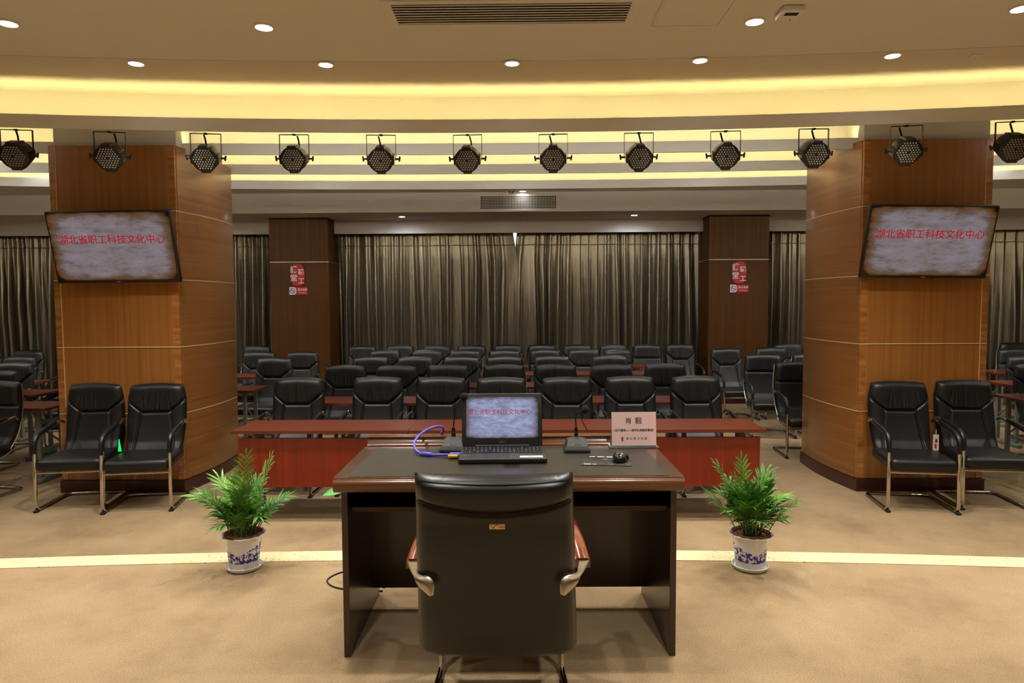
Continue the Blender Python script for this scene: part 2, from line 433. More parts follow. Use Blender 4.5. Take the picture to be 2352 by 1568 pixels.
struct(MB().box(XL - .1, XL, YB - .1, YF, -0.1, 3.7).build('wall_left', MAT['wall'], smooth=0), 'plain beige side wall on the left', 'wall')
struct(MB().box(XR, XR + .1, YB - .1, YF, -0.1, 3.7).build('wall_right', MAT['wall'], smooth=0), 'plain beige side wall on the right', 'wall')
struct(MB().box(XL, XR, YB - .1, YB, -0.1, 3.7).build('wall_stage', MAT['wall'], smooth=0), 'plain beige wall behind the stage', 'wall')
struct(MB().box(XL, XR, YB, 11.0, CEIL, CEIL + .1).build('ceiling', MAT['paint'], smooth=0), 'flat white ceiling over the stage and the coves', 'ceiling')
X_ = xs(XL + .01, XR - .01, 64)
MAT['ceiling_band'] = M_plain('warm_darker_ceiling_band', (213, 202, 184), 0.8)  # band slightly warmer and darker than the rest of the ceiling
struct(MB().prism([(x, arc(x, 5.06, 30)) for x in X_] + [(x, arc(x, 5.93, 27)) for x in reversed(X_)], CEIL - .004, CEIL + .001).build('ceiling_border', MAT['ceiling_band'], smooth=0), 'curved border of the ceiling in front of the first lit cove', 'ceiling')
# rear soffit with curtain pelmet
struct(MB().box(XL, XR, 11.0, 12.0, 3.19, 3.62).build('ceiling_soffit', MAT['paint_soffit'], smooth=0), 'lower white soffit carrying the air grille above the curtains', 'soffit')
struct(MB().box(XL, XR, 12.0, 12.03, 2.955, 3.62).box(XL, XR, 12.03, YF, 3.45, 3.62).build('trim_3', MAT['paint_soffit'], smooth=0), 'white curtain pelmet board under the soffit', 'pelmet')
# window wall
bays = [(-9.3, -4.45), (-3.05, 3.0), (4.4, 9.2)]
wb = MB().box(XL, XR, YF, YF + .2, -0.1, 0.85).box(XL, XR, YF, YF + .2, 3.2, 3.7)
edges = [XL] + [e for b in bays for e in b] + [XR]
for i in range(0, len(edges), 2): wb.box(edges[i], edges[i + 1], YF, YF + .2, 0.85, 3.2)
struct(wb.build('wall_windows', MAT['wall'], smooth=0), 'window wall behind the curtains', 'wall')
for i, (a, b) in enumerate(bays):
    fr = MB(); n = 4
    fr.box(a, b, YF + .05, YF + .12, .85, .92).box(a, b, YF + .05, YF + .12, 3.13, 3.2)
    for k in range(n + 1):
        x = a + (b - a - .05) * k / n
        fr.box(x, x + .05, YF + .05, YF + .12, .92, 3.13)
    wn = struct(fr.build('window_%d' % (i + 1), MAT['white'], smooth=0), 'white framed window behind the ' + ('left bay', 'middle', 'right bay')[i] + ' curtains', 'window')
    for k in range(n):
        x = a + (b - a - .05) * k / n
        MB().box(x + .05, x + (b - a - .05) / n, YF + .08, YF + .086, .92, 3.13).build('pane', MAT['glass'], wn, smooth=0)

# ceiling cove beams: lip, trough, lit wall, soffit; a warm strip lies in each trough
coves = [(5.66, 27.0, .26), (6.50, 48.0, .24), (7.48, 48.0, .24), (8.49, 38.0, .24)]
for i, (c, R, back) in enumerate(coves):
    prof = [(0, 3.14), (0, 3.243), (.02, 3.243), (.02, 3.218), (back, 3.218), (back, CEIL + .01), (back + .025, CEIL + .01), (back + .025, 3.211), (.02, 3.211), (.02, 3.14)]
    X = xs(XL + .01, XR - .01, 56); n = len(prof); vs = []; fs = []
    for x in X: vs += [(x, arc(x, c, R) + dy, z) for dy, z in prof]
    for k in range(len(X) - 1):
        for j in range(n):
            l = (j + 1) % n
            fs.append((k * n + j, k * n + l, (k + 1) * n + l, (k + 1) * n + j))
    o = MB().add(vs, fs).build('ceiling_cove', MAT['paint'], smooth=20)
    struct(o, ('first', 'second', 'third', 'fourth')[i] + ' curved white cove beam counted from the stage, lit warm yellow from its trough', 'cove beam')
    o['group'] = 'lit ceiling coves'
    vs = []; fs = []
    for x in X: vs += [(x, arc(x, c, R) + .0225, 3.222), (x, arc(x, c, R) + .0345, 3.222)]
    fs = [(2 * k, 2 * k + 2, 2 * k + 3, 2 * k + 1) for k in range(len(X) - 1)]
    MB().add(vs, fs).build('led_strip', MAT['led'], o, smooth=0)
    # unseen glowing strip added on the rear side to brighten the recess and next face
    vs = []
    for x in X: vs += [(x, arc(x, c, R) + back + .030, 3.30), (x, arc(x, c, R) + back + .042, 3.30)]
    keep = [k for k in range(len(X) - 1) if i or not (2.6 < abs((X[k] + X[k + 1]) / 2 - X0) < 4.8)]   # none in front of the pillars
    fs = [(2 * k, 2 * k + 2, 2 * k + 3, 2 * k + 1) for k in keep]
    MB().add(vs, fs).build('added_rear_strip', MAT['added_cool'] if i < 3 else MAT['added_neutral'], o, smooth=0)

# --- big wood pillars with televisions
def bulge(t): return 0.048 * math.sin(PI * t) + 0.040 * t
def pillar(cx, mirror, label):
    """mirror=+1: hall axis lies towards +x"""
    t = thing('column', label, 'pillar', (cx, 0, 0), 0, 'veneered pillars beside the stage', 'structure')
    yf, yb, hw = 6.24, 7.37, 0.575
    zs = [0.12, 0.74, 1.357, 1.974, 2.60, 3.19]
    J = 0.004
    def side_x(y, s): return s * (hw + bulge((y - yf) / (yb - yf)))
    # core
    ys = xs(yf + .02, yb - .02, 14)
    core = [(side_x(y, 1) - .022, y) for y in ys] + [(side_x(y, -1) + .022, y) for y in reversed(ys)]
    MB().prism(core, 0.1, 3.185).build('core', MAT['inlay'], t, smooth=0)
    pl = [(side_x(y, 1) + .012, y) for y in xs(yf - .02, yb + .01, 14)] + [(side_x(y, -1) - .012, y) for y in reversed(xs(yf - .02, yb + .01, 14))]
    MB().prism(pl, 0.0, 0.115).build('plinth', MAT['plinth'], t, smooth=20)
    for k in range(5):
        z0, z1 = zs[k] + (J if k else 0), zs[k + 1] - (J if k < 4 else 0)
        MB().box(-hw + .061, hw - .061, yf + .004, yf + .03, z0, z1).build('front_panel', MAT['col_v'], t, smooth=0)
        for s in (-1, 1):
            # stile beside the front panel
            a, b = sorted((s * hw, s * (hw - .06)))
            MB().box(a, b, yf, yf + .03, z0, z1).build('stile', MAT['col_edge'], t, smooth=0)
            Y = xs(yf + .03, yb, 14)
            out = [(side_x(y, s), y) for y in Y]; inn = [(side_x(y, s) - s * .02, y) for y in reversed(Y)]
            p = out + inn
            if s < 0: p = list(reversed(p))
            MB().prism(p, z0, z1).build('side_panel', MAT['col_h'], t, smooth=20)
    for z in zs[1:5]:
        MB().box(-hw + .0, hw - .0, yf - .0015, yf + .02, z - .0035, z + .0035).build('inlay', MAT['inlay'], t, smooth=0)
        for s in (-1, 1):
            Y = xs(yf + .0, yb, 14)
            p = [(side_x(y, s) + s * .0015, y) for y in Y] + [(side_x(y, s) - s * .015, y) for y in reversed(Y)]
            if s < 0: p = list(reversed(p))
            MB().prism(p, z - .0035, z + .0035).build('inlay', MAT['inlay'], t, smooth=20)
    # back face
    MB().box(-hw - .03, hw + .03, yb - .03, yb, .12, 3.19).build('rear_panel', MAT['col_v'], t, smooth=0)
    # vertical inlay on the outer stile joint
    s = -mirror
    MB().box(*sorted((s * (hw - .064), s * (hw - .060))), yf - .001, yf + .02, .8, 3.19).build('inlay', MAT['inlay'], t, smooth=0)
    # painted core above the veneer
    MB().box(-hw + .02, hw - .005, yf + .05, yb - .1, 3.186, CEIL + .02).build('painted_head', MAT['paint'], t, smooth=0)
    return t
PILL = [pillar(-3.705, 1, 'wood veneer pillar behind two black chairs, left television on it'),
        pillar(3.665, -1, 'wood veneer pillar behind two black chairs, right television on it')]

# --- rear pillars in front of the curtains
def rear_pillar(cx, label, inner):
    t = thing('column', label, 'pillar', (cx, 0, 0), 0, 'square pillars at the curtains', 'structure')
    y0, y1, hw = 11.6, 12.54, .5
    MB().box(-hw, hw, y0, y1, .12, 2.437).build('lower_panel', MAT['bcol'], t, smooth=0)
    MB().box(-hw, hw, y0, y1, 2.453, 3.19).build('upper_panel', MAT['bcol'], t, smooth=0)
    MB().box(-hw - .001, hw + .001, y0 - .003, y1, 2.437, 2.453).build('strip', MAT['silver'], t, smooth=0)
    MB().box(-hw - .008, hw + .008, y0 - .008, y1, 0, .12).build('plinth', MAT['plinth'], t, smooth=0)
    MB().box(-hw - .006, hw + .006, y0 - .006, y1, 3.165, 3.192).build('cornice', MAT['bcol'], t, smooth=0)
    return t
rear_pillar(-3.745, 'square wood pillar by the curtains, in front of the left window bay edge', 1)
rear_pillar(3.69, 'square wood pillar by the curtains, in front of the right window bay edge', -1)

# ------------------------------------------------------------------ curtains
def curtain(xa, xb, seed, label, wedge=0.0):
    rnd = random.Random(seed)
    Wd = xb - xa; nf = max(4, int(Wd / 0.155))
    ph = [rnd.uniform(-.42, .42) for _ in range(nf + 2)]; am = [rnd.uniform(.35, 1.3) for _ in range(nf + 2)]
    lean = [rnd.uniform(-.035, .035) for _ in range(nf + 2)]
    nu = nf * 10; nv = 26
    def prof(u, v):
        s = u * nf; k = int(min(s, nf - 1e-6)); f = s - k
        a = am[k] * (1 - f) + am[k + 1] * f
        p = ph[k] * (1 - f) + ph[k + 1] * f
        ln = lean[k] * (1 - f) + lean[k + 1] * f
        return a, p, ln
    zt, zb = 3.25, .06
    def fn(u, v):
        z = zt + (zb - zt) * v
        a, p, ln = prof(u, v)
        d = max(0.0, (v - .16) / .84)
        amp = (.034 + .050 * min(1, d * 2.2)) * a
        ang = 2 * PI * (u * nf + p * (0.4 + d)) 
        sn = math.sin(ang + .5 * math.sin(ang))
        y = 12.26 + amp * (math.copysign(abs(sn) ** .7, sn) + .22 * math.sin(2 * ang + 4 * p)) + .012 * math.sin(2.7 * ang + seed + 2 * v) * d + .006 * math.sin(9 * v + 5 * u)
        if abs(z - 2.77) < .05: y += .008 * math.cos((z - 2.77) / .05 * PI / 2)
        x = xa + Wd * u + ln * d * min(1, 6 * u, 6 * (1 - u))
        if wedge: x += wedge * (u ** 4 if wedge > 0 else (1 - u) ** 4) * min(1, max(0, (3.0 - z) / .55))
        # the fabric hangs slightly gathered at the heading
        return (x, y, z)
    t = thing('curtain', label, 'curtain', (0, 0, 0), 0, 'taupe satin curtains')
    MB().grid(fn, nu, nv).build('fabric', MAT['curtain'], t, smooth=180)
    # decorative cord sewn across the heading
    pts = []
    for i in range(nu // 2 + 1):
        u = i / (nu // 2); x, y, z = fn(u, (zt - 2.765) / (zt - zb)); pts.append((x, y - .006, 2.765))
    MB().tube(pts, .008, 5).build('cord', MAT['cord'], t, smooth=60)
    return t
curtain(-3.22, -.122, 1, 'taupe satin curtain left of the bright gap between the middle curtains', .085)
curtain(-.050, 3.17, 2, 'taupe satin curtain right of the bright gap between the middle curtains', -.06)
curtain(-6.6, -4.26, 3, 'taupe satin curtain just outside the left rear pillar')
curtain(-9.5, -6.65, 4, 'taupe satin curtain at the far left edge beyond the television pillar')
curtain(4.21, 6.6, 5, 'taupe satin curtain just outside the right rear pillar')
curtain(6.65, 9.4, 6, 'taupe satin curtain at the far right edge beyond the television pillar')

# ------------------------------------------------------------------ ceiling fittings
def downlight(x, y, z, r, power, col, label, group, cone=115, blend=0.9):
    t = thing('downlight', label, 'downlight', (x, y, z), 0, group)
    MB().lathe([(r, -.001), (r + .012, -.001), (r + .012, -.006), (r, -.010), (r * .97, -.004), (r * .97, -.001)], 28).build('trim_ring', MAT['trim_white'], t)
    MB().lathe([(0, -.004), (r * .97, -.004)], 28).build('diffuser', MAT['lamp'], t)
    ld = bpy.data.lights.new('downlight_beam', 'SPOT'); ld.energy = power; ld.color = col
    ld.spot_size = math.radians(cone); ld.spot_blend = blend; ld.shadow_soft_size = r
    lo = bpy.data.objects.new('downlight_beam', ld); COL.objects.link(lo); lo.parent = t; lo.location = (0, 0, -.03)
    return t
N5 = ('leftmost', 'second from left', 'middle', 'second from right', 'rightmost')
for i, (x, y) in enumerate([(-2.77, 5.015), (-1.41, 5.075), (-.05, 5.085), (1.31, 5.062), (2.66, 5.002)]):
    downlight(x, y, CEIL - .004, .050, SPOT_STAGE, DOWN_COL, 'round ceiling downlight, %s of the five nearest the lit cove' % N5[i], 'downlights near the cove', 115, 1.0)
for i, (x, y) in enumerate([(-3.166, 4.302), (-1.609, 4.40), (1.473, 4.39), (3.011, 4.238)]):
    downlight(x, y, CEIL, .053, SPOT_STAGE, DOWN_COL, 'round ceiling downlight in the row of the long air grille, ' + ('far left', 'left of the grille', 'right of the hatch', 'far right')[i], 'downlights beside the air grille', 112, 1.0)
for y in (2.9, 1.1, -.7):
    for x in (-4.5, -2.7, -.9, .85, 2.65, 4.4):
        downlight(x, y, CEIL, .053, SPOT_STAGE * 1.1, DOWN_COL, 'round ceiling downlight over the stage behind the viewer', 'downlights over the stage', 105, 1.0)
for x in (-6.0, 5.9):
    for y in (4.3,):
        downlight(x, y, CEIL, .053, SPOT_STAGE, DOWN_COL, 'round ceiling downlight over the outer stage ends', 'downlights over the stage ends')
# seats: fittings in the recesses between the beams
for (x, y) in [(-5.6, 6.95), (-1.75, 6.95), (1.65, 6.95), (5.5, 6.95), (-5.6, 8.0), (-2.3, 8.0), (0, 8.0), (2.2, 8.0), (5.5, 8.0)]:
    downlight(x, y, CEIL, .05, SPOT_HALL * .5, HALL_COL, 'round downlight hidden in the recess between cove beams', 'downlights between the beams', 120)
for x in (-7.6, -5.1, -2.6, -.05, 2.5, 5.0, 7.5):  # unseen wide beams added to wash the soffit face
    downlight(x, 9.75, CEIL, .05, SPOT_HALL, HALL_COL, 'unseen downlight added behind the last cove beam to brighten the soffit face', 'added downlights behind the last beam', 168)
downlight(.05, 10.9, CEIL, .05, 1.0, HALL_COL, 'round downlight glimpsed just above the soffit air vent', 'downlights before the soffit', 150)
for i, x in enumerate((-5.85, -1.97, 1.91, 5.8)):
    downlight(x, 11.51, 3.19, .055, SPOT_HALL * 3.6, HALL_COL, 'small round soffit downlight above the curtains, ' + ('outer left', 'inner left', 'inner right', 'outer right')[i], 'soffit downlights', 172)

# long air grille in the stage ceiling
t = thing('air_grille', 'long white linear air conditioning grille in the ceiling', 'air grille', (-.045, 4.225, CEIL))
gx, gy = .755, .19
MB().box(-gx, gx, -gy, -gy + .045, -.012, 0).box(-gx, gx, gy - .045, gy, -.012, 0).box(-gx, -gx + .05, -gy + .045, gy - .045, -.012, 0).box(gx - .05, gx, -gy + .045, gy - .045, -.012, 0).build('frame', MAT['trim_white'], t, smooth=0)
MB().box(-gx + .05, gx - .05, -gy + .045, gy - .045, -.003, -.001).build('void_shade_sheet', MAT['void_shade'], t, smooth=0)  # flat sheet painted dark in place of the shaded hollow behind the slats
for k in range(8):
    y = -gy + .065 + k * (2 * gy - .13) / 7
    MB().box(-gx + .05, gx - .05, y - .0055, y + .0055, -.013, -.009).build('slat', MAT['trim_white'], t, smooth=0)
# access hatch
t = thing('ceiling_hatch', 'square white access hatch beside the air grille', 'hatch', (1.05, 4.21, CEIL))
MB().box(-.2, .2, -.225, .225, -.008, 0).build('door', MAT['paint'], t, smooth=0)
MB().box(-.212, -.202, -.235, .235, -.010, 0).box(.202, .212, -.235, .235, -.010, 0).box(-.202, .202, -.235, -.227, -.010, 0).box(-.202, .202, .227, .235, -.010, 0).build('frame', MAT['trim_white'], t, smooth=0)
# ceiling sensor box
t = thing('ceiling_detector', 'small white box detector on the ceiling beside a downlight', 'detector', (1.63, 4.23, CEIL))
MB().rbox((0, 0, -.02), (.13, .15, .04), .012, 2).build('housing', MAT['white'], t)
MB().box(-.045, .035, -.055, -.015, -.042, -.0395).build('window', MAT['black'], t, smooth=0)
MB().lathe([(0, -.042), (.005, -.042), (.005, -.0395)], 10, Tr(.02, .05, 0)).build('indicator', MAT['black'], t)
t = MB().rbox((3.26, 5.02, CEIL - .006), (.075, .06, .012), .004, 2).build('blank_plate', MAT['paint'])
tag(t, 'small blank white cover plate on the ceiling at the right', 'cover plate')
# soffit vent
t = thing('wall_vent', 'wide eggcrate air vent in the soffit face over the middle curtains', 'vent', (-.02, 11.0, 3.335))
W2, H2 = .60, .098
MB().box(-W2 - .03, W2 + .03, -.012, 0, H2, H2 + .022).box(-W2 - .03, W2 + .03, -.012, 0, -H2 - .03, -H2).box(-W2 - .03, -W2, -.012, 0, -H2, H2).box(W2, W2 + .03, -.012, 0, -H2, H2).build('frame', MAT['trim_white'], t, smooth=0)
MB().box(-W2, W2, -.002, -.001, -H2, H2).build('void_shade_sheet', MAT['void_shade'], t, smooth=0)  # flat sheet painted dark in place of the shaded hollow behind the bars
g = MB()
for k in range(1, 50): x = -W2 + 2 * W2 * k / 50; g.box(x - .0035, x + .0035, -.010, -.002, -H2, H2)
for k in range(1, 8): z = -H2 + 2 * H2 * k / 8; g.box(-W2, W2, -.009, -.003, z - .003, z + .003)
g.build('grid_bars', MAT['trim_white'], t, smooth=0, kind='stuff')
# dome camera under the fourth beam
t = thing('dome_camera', 'small white dome camera under the last cove beam', 'camera', (-.105, 8.62, 3.175))
MB().lathe([(.055, .036), (.055, -.012), (.048, -.03), (.0, -.03)], 20).build('mount', MAT['white'], t)
MB().lathe([(0, -.075), (.02, -.072), (.036, -.058), (.043, -.04), (.044, -.028)], 20).build('ball', MAT['white'], t)
for s in (-1, 1): MB().lathe([(0, 0), (.010, 0), (.010, -.006), (0, -.006)], 12, Tr(s * .014, -.036, -.052) @ Rx(PI / 2)).build('lens', MAT['black'], t)

# ------------------------------------------------------------------ stage spotlights
def par_meshes():
    out = []
    n = 64
    def rr(a):
        # round housing with four flat tabs
        k = (a + PI / 4) % (PI / 2) - PI / 4
        return min(.114, .109 / max(.2, math.cos(k))) if abs(k) < .36 else .101
    prof = [(.60, .175), (.86, .155), (.98, .09), (1.0, .03), (1.0, .0), (.93, -.004), (0, -.004)]
    vs = []; fs = []
    b = MB().lathe([(r, z) for r, z in prof], n, rf=lambda r, z, a: r * rr(a))
    out.append(('housing', b.mesh('par_housing', MAT['par'], 40)))
    lens = MB()
    for i in range(-4, 5):
        for j in range(-4, 5):
            x = (i + j * .5) * .0205; y = j * .0178
            d = math.hypot(x, y)
            if .008 < d < .083:
                lens.lathe([(.0068, -.0035), (.0068, -.006), (.004, -.0085), (0, -.009)], 8, Tr(x, y, 0))
    out.append(('lens_array', lens.mesh('par_lens', MAT['glass_lens'], 60)))
    return out
PM = par_meshes()
def par_light(i, x, y, tilt, yaw, label):
    t = thing('stage_spotlight', label, 'spotlight', (x, y, 3.14), 0, 'stage spotlights along the cove')
    h = -.20
    A = Tr(0, 0, h) @ Rz(yaw) @ Rx(PI / 2 + math.radians(tilt))      # local -z is the beam
    for nm, me in PM:
        m2 = me
        o = link_mesh(nm, m2, t); o.matrix_local = Tr(0, 0, h) @ Rz(yaw) @ Rx(-PI / 2 - math.radians(-tilt)) @ Tr(0, 0, -.06)
        if nm == 'housing': hs = o
        else: o['kind'] = 'stuff'; o.parent = hs; o.matrix_local = Matrix.Identity(4)
    Y = Rz(yaw)
    yk = MB()
    for sg in (-1, 1):
        a_, b_ = sorted((sg * .117, sg * .120))
        yk.box(a_, b_, -.011, .011, h - .012, -.0045, Y)
    yk.box(-.1185, .1185, -.011, .011, -.0075, -.0045, Y)
    yo = yk.build('yoke', MAT['par'], t)
    for s in (-1, 1):
        MB().tube([(s * .112, 0, h), (s * .150, 0, h)], .008, 8, M=Y).tube([(s * .146, 0, h - .020), (s * .152, 0, h + .020)], .008, 6, M=Y).build('knob', MAT['par'], yo)
    MB().box(-.012, .012, -.012, .012, -.012, 0).build('clamp', MAT['black'], yo)
    dx = .02 if i % 2 else -.02
    MB().tube([Y @ Vector(p) for p in ((dx - .01, .06, -.002), (dx, .06, -.04), (dx + .008, .05, -.08), (dx + .01, .03, h + .08))], .007, 6).build('power_cable', MAT['rubber'], t)
    return t
PX = [-3.98, -3.29, -2.552, -1.848, -1.14, -.428, .28, .982, 1.682, 2.374, 3.075, 3.84]
ORD = ['first', 'second', 'third', 'fourth', 'fifth', 'sixth', 'seventh', 'eighth', 'ninth', 'tenth', 'eleventh', 'twelfth']
rp = random.Random(5)
for i, x in enumerate(PX):
    par_light(i, x, arc(x, 5.66, 27) + .07, 22 + rp.uniform(-3, 4), math.radians(rp.uniform(-5, 5)) + (-.03 * x), 'black round LED stage spotlight under the cove, %s counted from the left' % ORD[i])

# ------------------------------------------------------------------ televisions
def television(cx, yaw, label, roll, tx):
    t = thing('television', label, 'television', (cx, 6.10, 2.265), 0, 'wall televisions')
    W, H = 1.118, .645
    tilt = math.radians(13)
    A = Tr(0, 0, 0) @ Rz(yaw) @ Ry(roll) @ Rx(tilt)
    def part(name, mb, mat, sm=35):
        o = mb.build(name, mat, t, smooth=sm); o.matrix_local = A; return o
    part('casing', MB().rbox((0, .0, 0), (W, .045, H), .012, 2), MAT['black'])
    o = part('screen', MB().box(-W / 2 + .018, W / 2 - .018, -.0245, -.0235, -H / 2 + .028, H / 2 - .016), MAT['tv_screen'], 0)
    o = text_mesh('lettering', '湖北省职工科技文化中心', .0865, MAT['red_text'], o, Tr(tx, -.0255, .065) @ Rx(PI / 2), .0003, 0.0006)
    part('maker_mark', MB().box(-.02, .02, -.0238, -.0228, -H / 2 + .009, -H / 2 + .014), MAT['silver'], 0)
    br = MB().box(-.18, .18, .02, .14, -.16, .12).build('wall_bracket', MAT['black'], t, smooth=0)
    return t
television(-3.625, 0.0, 'wide flat television tilted on the left pillar', math.radians(-.35), .005)
television(3.595, 0.0, 'wide flat television tilted on the right pillar', math.radians(.75), -.005)

# ------------------------------------------------------------------ signs on the rear pillars
def signs(cx, which):
    y = 11.6
    t = thing('hall_sign', 'red rounded sign with four white characters on the %s rear pillar' % which, 'sign', (cx, y, 2.225), 0, 'red name signs')
    poly = []
    for k in range(40):
        a = 2 * PI * k / 40; c, s = math.cos(a), math.sin(a)
        poly.append((.118 * (abs(c) ** .62) * (1 if c > 0 else -1), .185 * (abs(s) ** .8) * (1 if s > 0 else -1)))
    bd = MB().prism(poly, .0, .018, Rx(PI / 2)).build('board', MAT['sign_red'], t, smooth=30)
    for ch, x, z, sz in (('講', -.062, .085, .125), ('堂', -.065, -.055, .125), ('職', .058, .045, .105), ('工', .060, -.105, .110)):
        text_mesh('character', ch, sz, MAT['sign_white'], bd, Tr(x, -.020, z) @ Rx(PI / 2), .002, .0022)
    t = thing('no_smoking_sign', 'small white and red no smoking sign on the %s rear pillar' % which, 'sign', (cx + .005, y, 1.958), 0, 'no smoking signs')
    bd = MB().box(-.155, .155, -.006, 0, -.065, .065).build('board', MAT['sign_red'], t, smooth=0)
    poly = [(-.155, -.065), (-.075, -.065)] + [(-.075 + .04 * math.sin(a), -.065 * math.cos(a)) for a in (.4, .8, 1.2, PI / 2, 1.94, 2.34, 2.74)] + [(-.075, .065), (-.155, .065)]
    MB().prism(poly, .006, .008, Rx(PI / 2)).build('white_field', MAT['sign_white'], t, smooth=0)
    ring = [(-.098 + .042 * math.cos(a), -.010, .042 * math.sin(a)) for a in [2 * PI * k / 24 for k in range(24)]]
    MB().tube(ring, .0045, 5, closed=True).tube([(-.128, -.011, .03), (-.068, -.011, -.03)], .0045, 5).build('prohibition_ring', MAT['sign_blue'], t)
    MB().box(-.125, -.075, -.0095, -.008, -.007, .003).build('cigarette', MAT['sign_red'], t, smooth=0)
    text_mesh('lettering', '禁止吸烟', .042, MAT['sign_white'], bd, Tr(.067, -.008, .018) @ Rx(PI / 2), .001, .0006)
    text_mesh('small_lettering', 'No Smoking', .026, MAT['sign_white'], bd, Tr(.067, -.008, -.030) @ Rx(PI / 2), .001, 0)
signs(-3.77, 'left'); signs(3.695, 'right')

# ------------------------------------------------------------------ conference chairs
def chair_meshes(style, seed):
    """style A: headrest with V seam; style B: straight seam and chrome side bars"""
    rnd = random.Random(seed); out = []
    z0, z1 = .405, 1.02
    pleats = [(rnd.uniform(-.15, .15), rnd.uniform(-.25, .25), rnd.uniform(.4, 1.0)) for _ in range(6)]
    def seam(x):
        ax = abs(x)
        if style == 'B': return .80
        return (.772 if ax < .113 else .772 + (ax - .113) * .82)
    def hw(v): return .232 + .020 * math.sin(PI * min(1, v * 1.1)) - .010 * max(0, (v - .9) / .1) ** 2
    def yc(v): return .185 + .135 * v + .030 * math.sin(PI * v) - .035 * max(0, .18 - v) / .18
    VS, ZS, UB = .60, seam(0), .23
    def xs_at(z): return .128 + .045 * (.765 - min(z, .765)) / .35
    def place(u, v):
        zn = z0 + (ZS - z0) * v / VS if v <= VS else ZS + (z1 - ZS) * (v - VS) / (1 - VS)
        w_ = hw((zn - z0) / (z1 - z0)); xb = xs_at(zn)
        q = min(u, 1 - u)
        ax = w_ - (w_ - xb) * q / UB if q < UB else xb * (.5 - q) / (.5 - UB)
        x = ax if u > .5 else -ax
        sz = seam(x)
        z = z0 + (sz - z0) * v / VS if v <= VS else sz + (z1 - sz) * (v - VS) / (1 - VS)
        return x, z, x / w_
    def pt(u, v, side):
        x, z, U = place(u, v)
        v = (z - z0) / (z1 - z0)
        e = math.sqrt(max(0, 1 - abs(U) ** 7)) * math.sqrt(max(0, 1 - abs(2 * v - 1) ** 14))
        th = (.048 if side < 0 else .030) * e
        y = yc(v) + side * th
        zz = z + (.016 * (1 - U * U) - .006) * max(0, (v - .6) / .4) ** 2
        if side < 0:
            y -= .020 * U * U * e
            ds = abs(z - seam(x)); g = math.exp(-(ds / .0085) ** 2)
            if z < seam(x):
                xs_ = .128 + .045 * (.765 - z) / .35
                if style == 'A': g = max(g, .8 * math.exp(-((abs(x) - xs_) / .009) ** 2))
                y -= .004 * e
            else:
                y -= .016 * e * min(1, (z - seam(x)) / .03)
                for (px, sl, am) in pleats:
                    xx = px + sl * (z - .85)
                    fade = math.exp(-((z - .85) / .07) ** 2)
                    y += (.011 * am * math.exp(-((x - xx) / .006) ** 2) - .006 * am * math.exp(-((x - xx - .013) / .008) ** 2)) * fade * (.7 if style == 'A' else .25)
            y += .020 * g * e
        return (x, y, zz)
    nu, nv = 100, 50
    def zone(u, v):
        if v > VS: return 'headrest'
        return 'back_panel' if (style == 'B' or UB < u < 1 - UB) else 'bolster'
    LE = MAT['leather_hall']
    h = MB().grid(lambda u, v: pt(u, v, -1), nu, nv, keep=lambda u, v: zone(u, v) == 'headrest')
    out.append(('headrest', h.mesh('chair_headrest', LE, 180), 0))
    p = MB().grid(lambda u, v: pt(u, v, -1), nu, nv, keep=lambda u, v: zone(u, v) == 'back_panel')
    out.append(('back_panel', p.mesh('chair_back_panel', LE, 180), 0))
    b = MB()
    if style == 'A': b.grid(lambda u, v: pt(u, v, -1), nu, nv, keep=lambda u, v: zone(u, v) == 'bolster')
    b.grid(lambda u, v: pt(1 - u, v, 1), 20, 16)
    out.append(('backrest', b.mesh('chair_backrest', LE, 180), 0))
    # dark seams
    def lift(u, v): p = pt(u, v, -1); return (p[0], p[1] - .0045, p[2])
    sm = MB().tube([lift(.015 + .97 * k / 80, VS) for k in range(81)], .0065, 6)
    if style == 'A':
        for sg in (-1, 1): sm.tube([lift(.5 + sg * (.5 - UB), VS - .57 * k / 24) for k in range(25)], .0055, 6)
    out.append(('seam', sm.mesh('chair_seam', MAT['black'], 60), 'backrest'))
    # seat cushion
    def sf(p):
        x, y, z = p
        d = 1 - (x / .26) ** 2
        return (x * (1 - .06 * max(0, (y - .0) / .25)), y, z - .012 * (1 if z > 0 else 0) * d * max(0, 1 - (y / .25) ** 2) - .010 * max(0, (-y - .16) / .1))
    s = MB().rbox((0, -.03, .405), (.515, .52, .105), .045, 4, fn=sf)
    out.append(('seat', s.mesh('chair_seat', LE, 60), 0))
    # cantilever frame
    def bend(a, b, c, n=5):
        a, b, c = Vector(a), Vector(b), Vector(c)
        return [a * (1 - t) ** 2 + b * 2 * t * (1 - t) + c * t * t for t in [k / n for k in range(n + 1)]]
    X = .268
    def side(s):
        return (bend((s * (X - .06), .26, .016), (s * X, .26, .016), (s * X, .18, .016)) +
                bend((s * X, -.20, .016), (s * X, -.268, .016), (s * X, -.268, .085)) +
                bend((s * X, -.255, .53), (s * X, -.25, .625), (s * X, -.16, .645)) +
                [Vector((s * X, .12, .695))] + bend((s * X, .17, .705), (s * X, .21, .71), (s * (X - .01), .225, .68), 3))
    path = list(reversed(side(-1))) + side(1)
    f = MB().tube(path, .0165, 8, flat=.8)
    f.tube([(-X, -.262, .335), (X, -.262, .335)], .008, 6)
    if style == 'B':
        for sg in (-1, 1):
            f.tube([(sg * (hw(v) + .008), yc(v) + .004, z0 + (z1 - z0) * v) for v in (.0, .12, .25, .4, .55, .7, .85, .97)], .008, 6)
            f.tube([(sg * .24, .2, .405), (sg * .25, .06, .350), (sg * .25, -.2, .345)], .008, 6)
    out.append(('frame', f.mesh('chair_frame', MAT['chrome'], 60), 0))
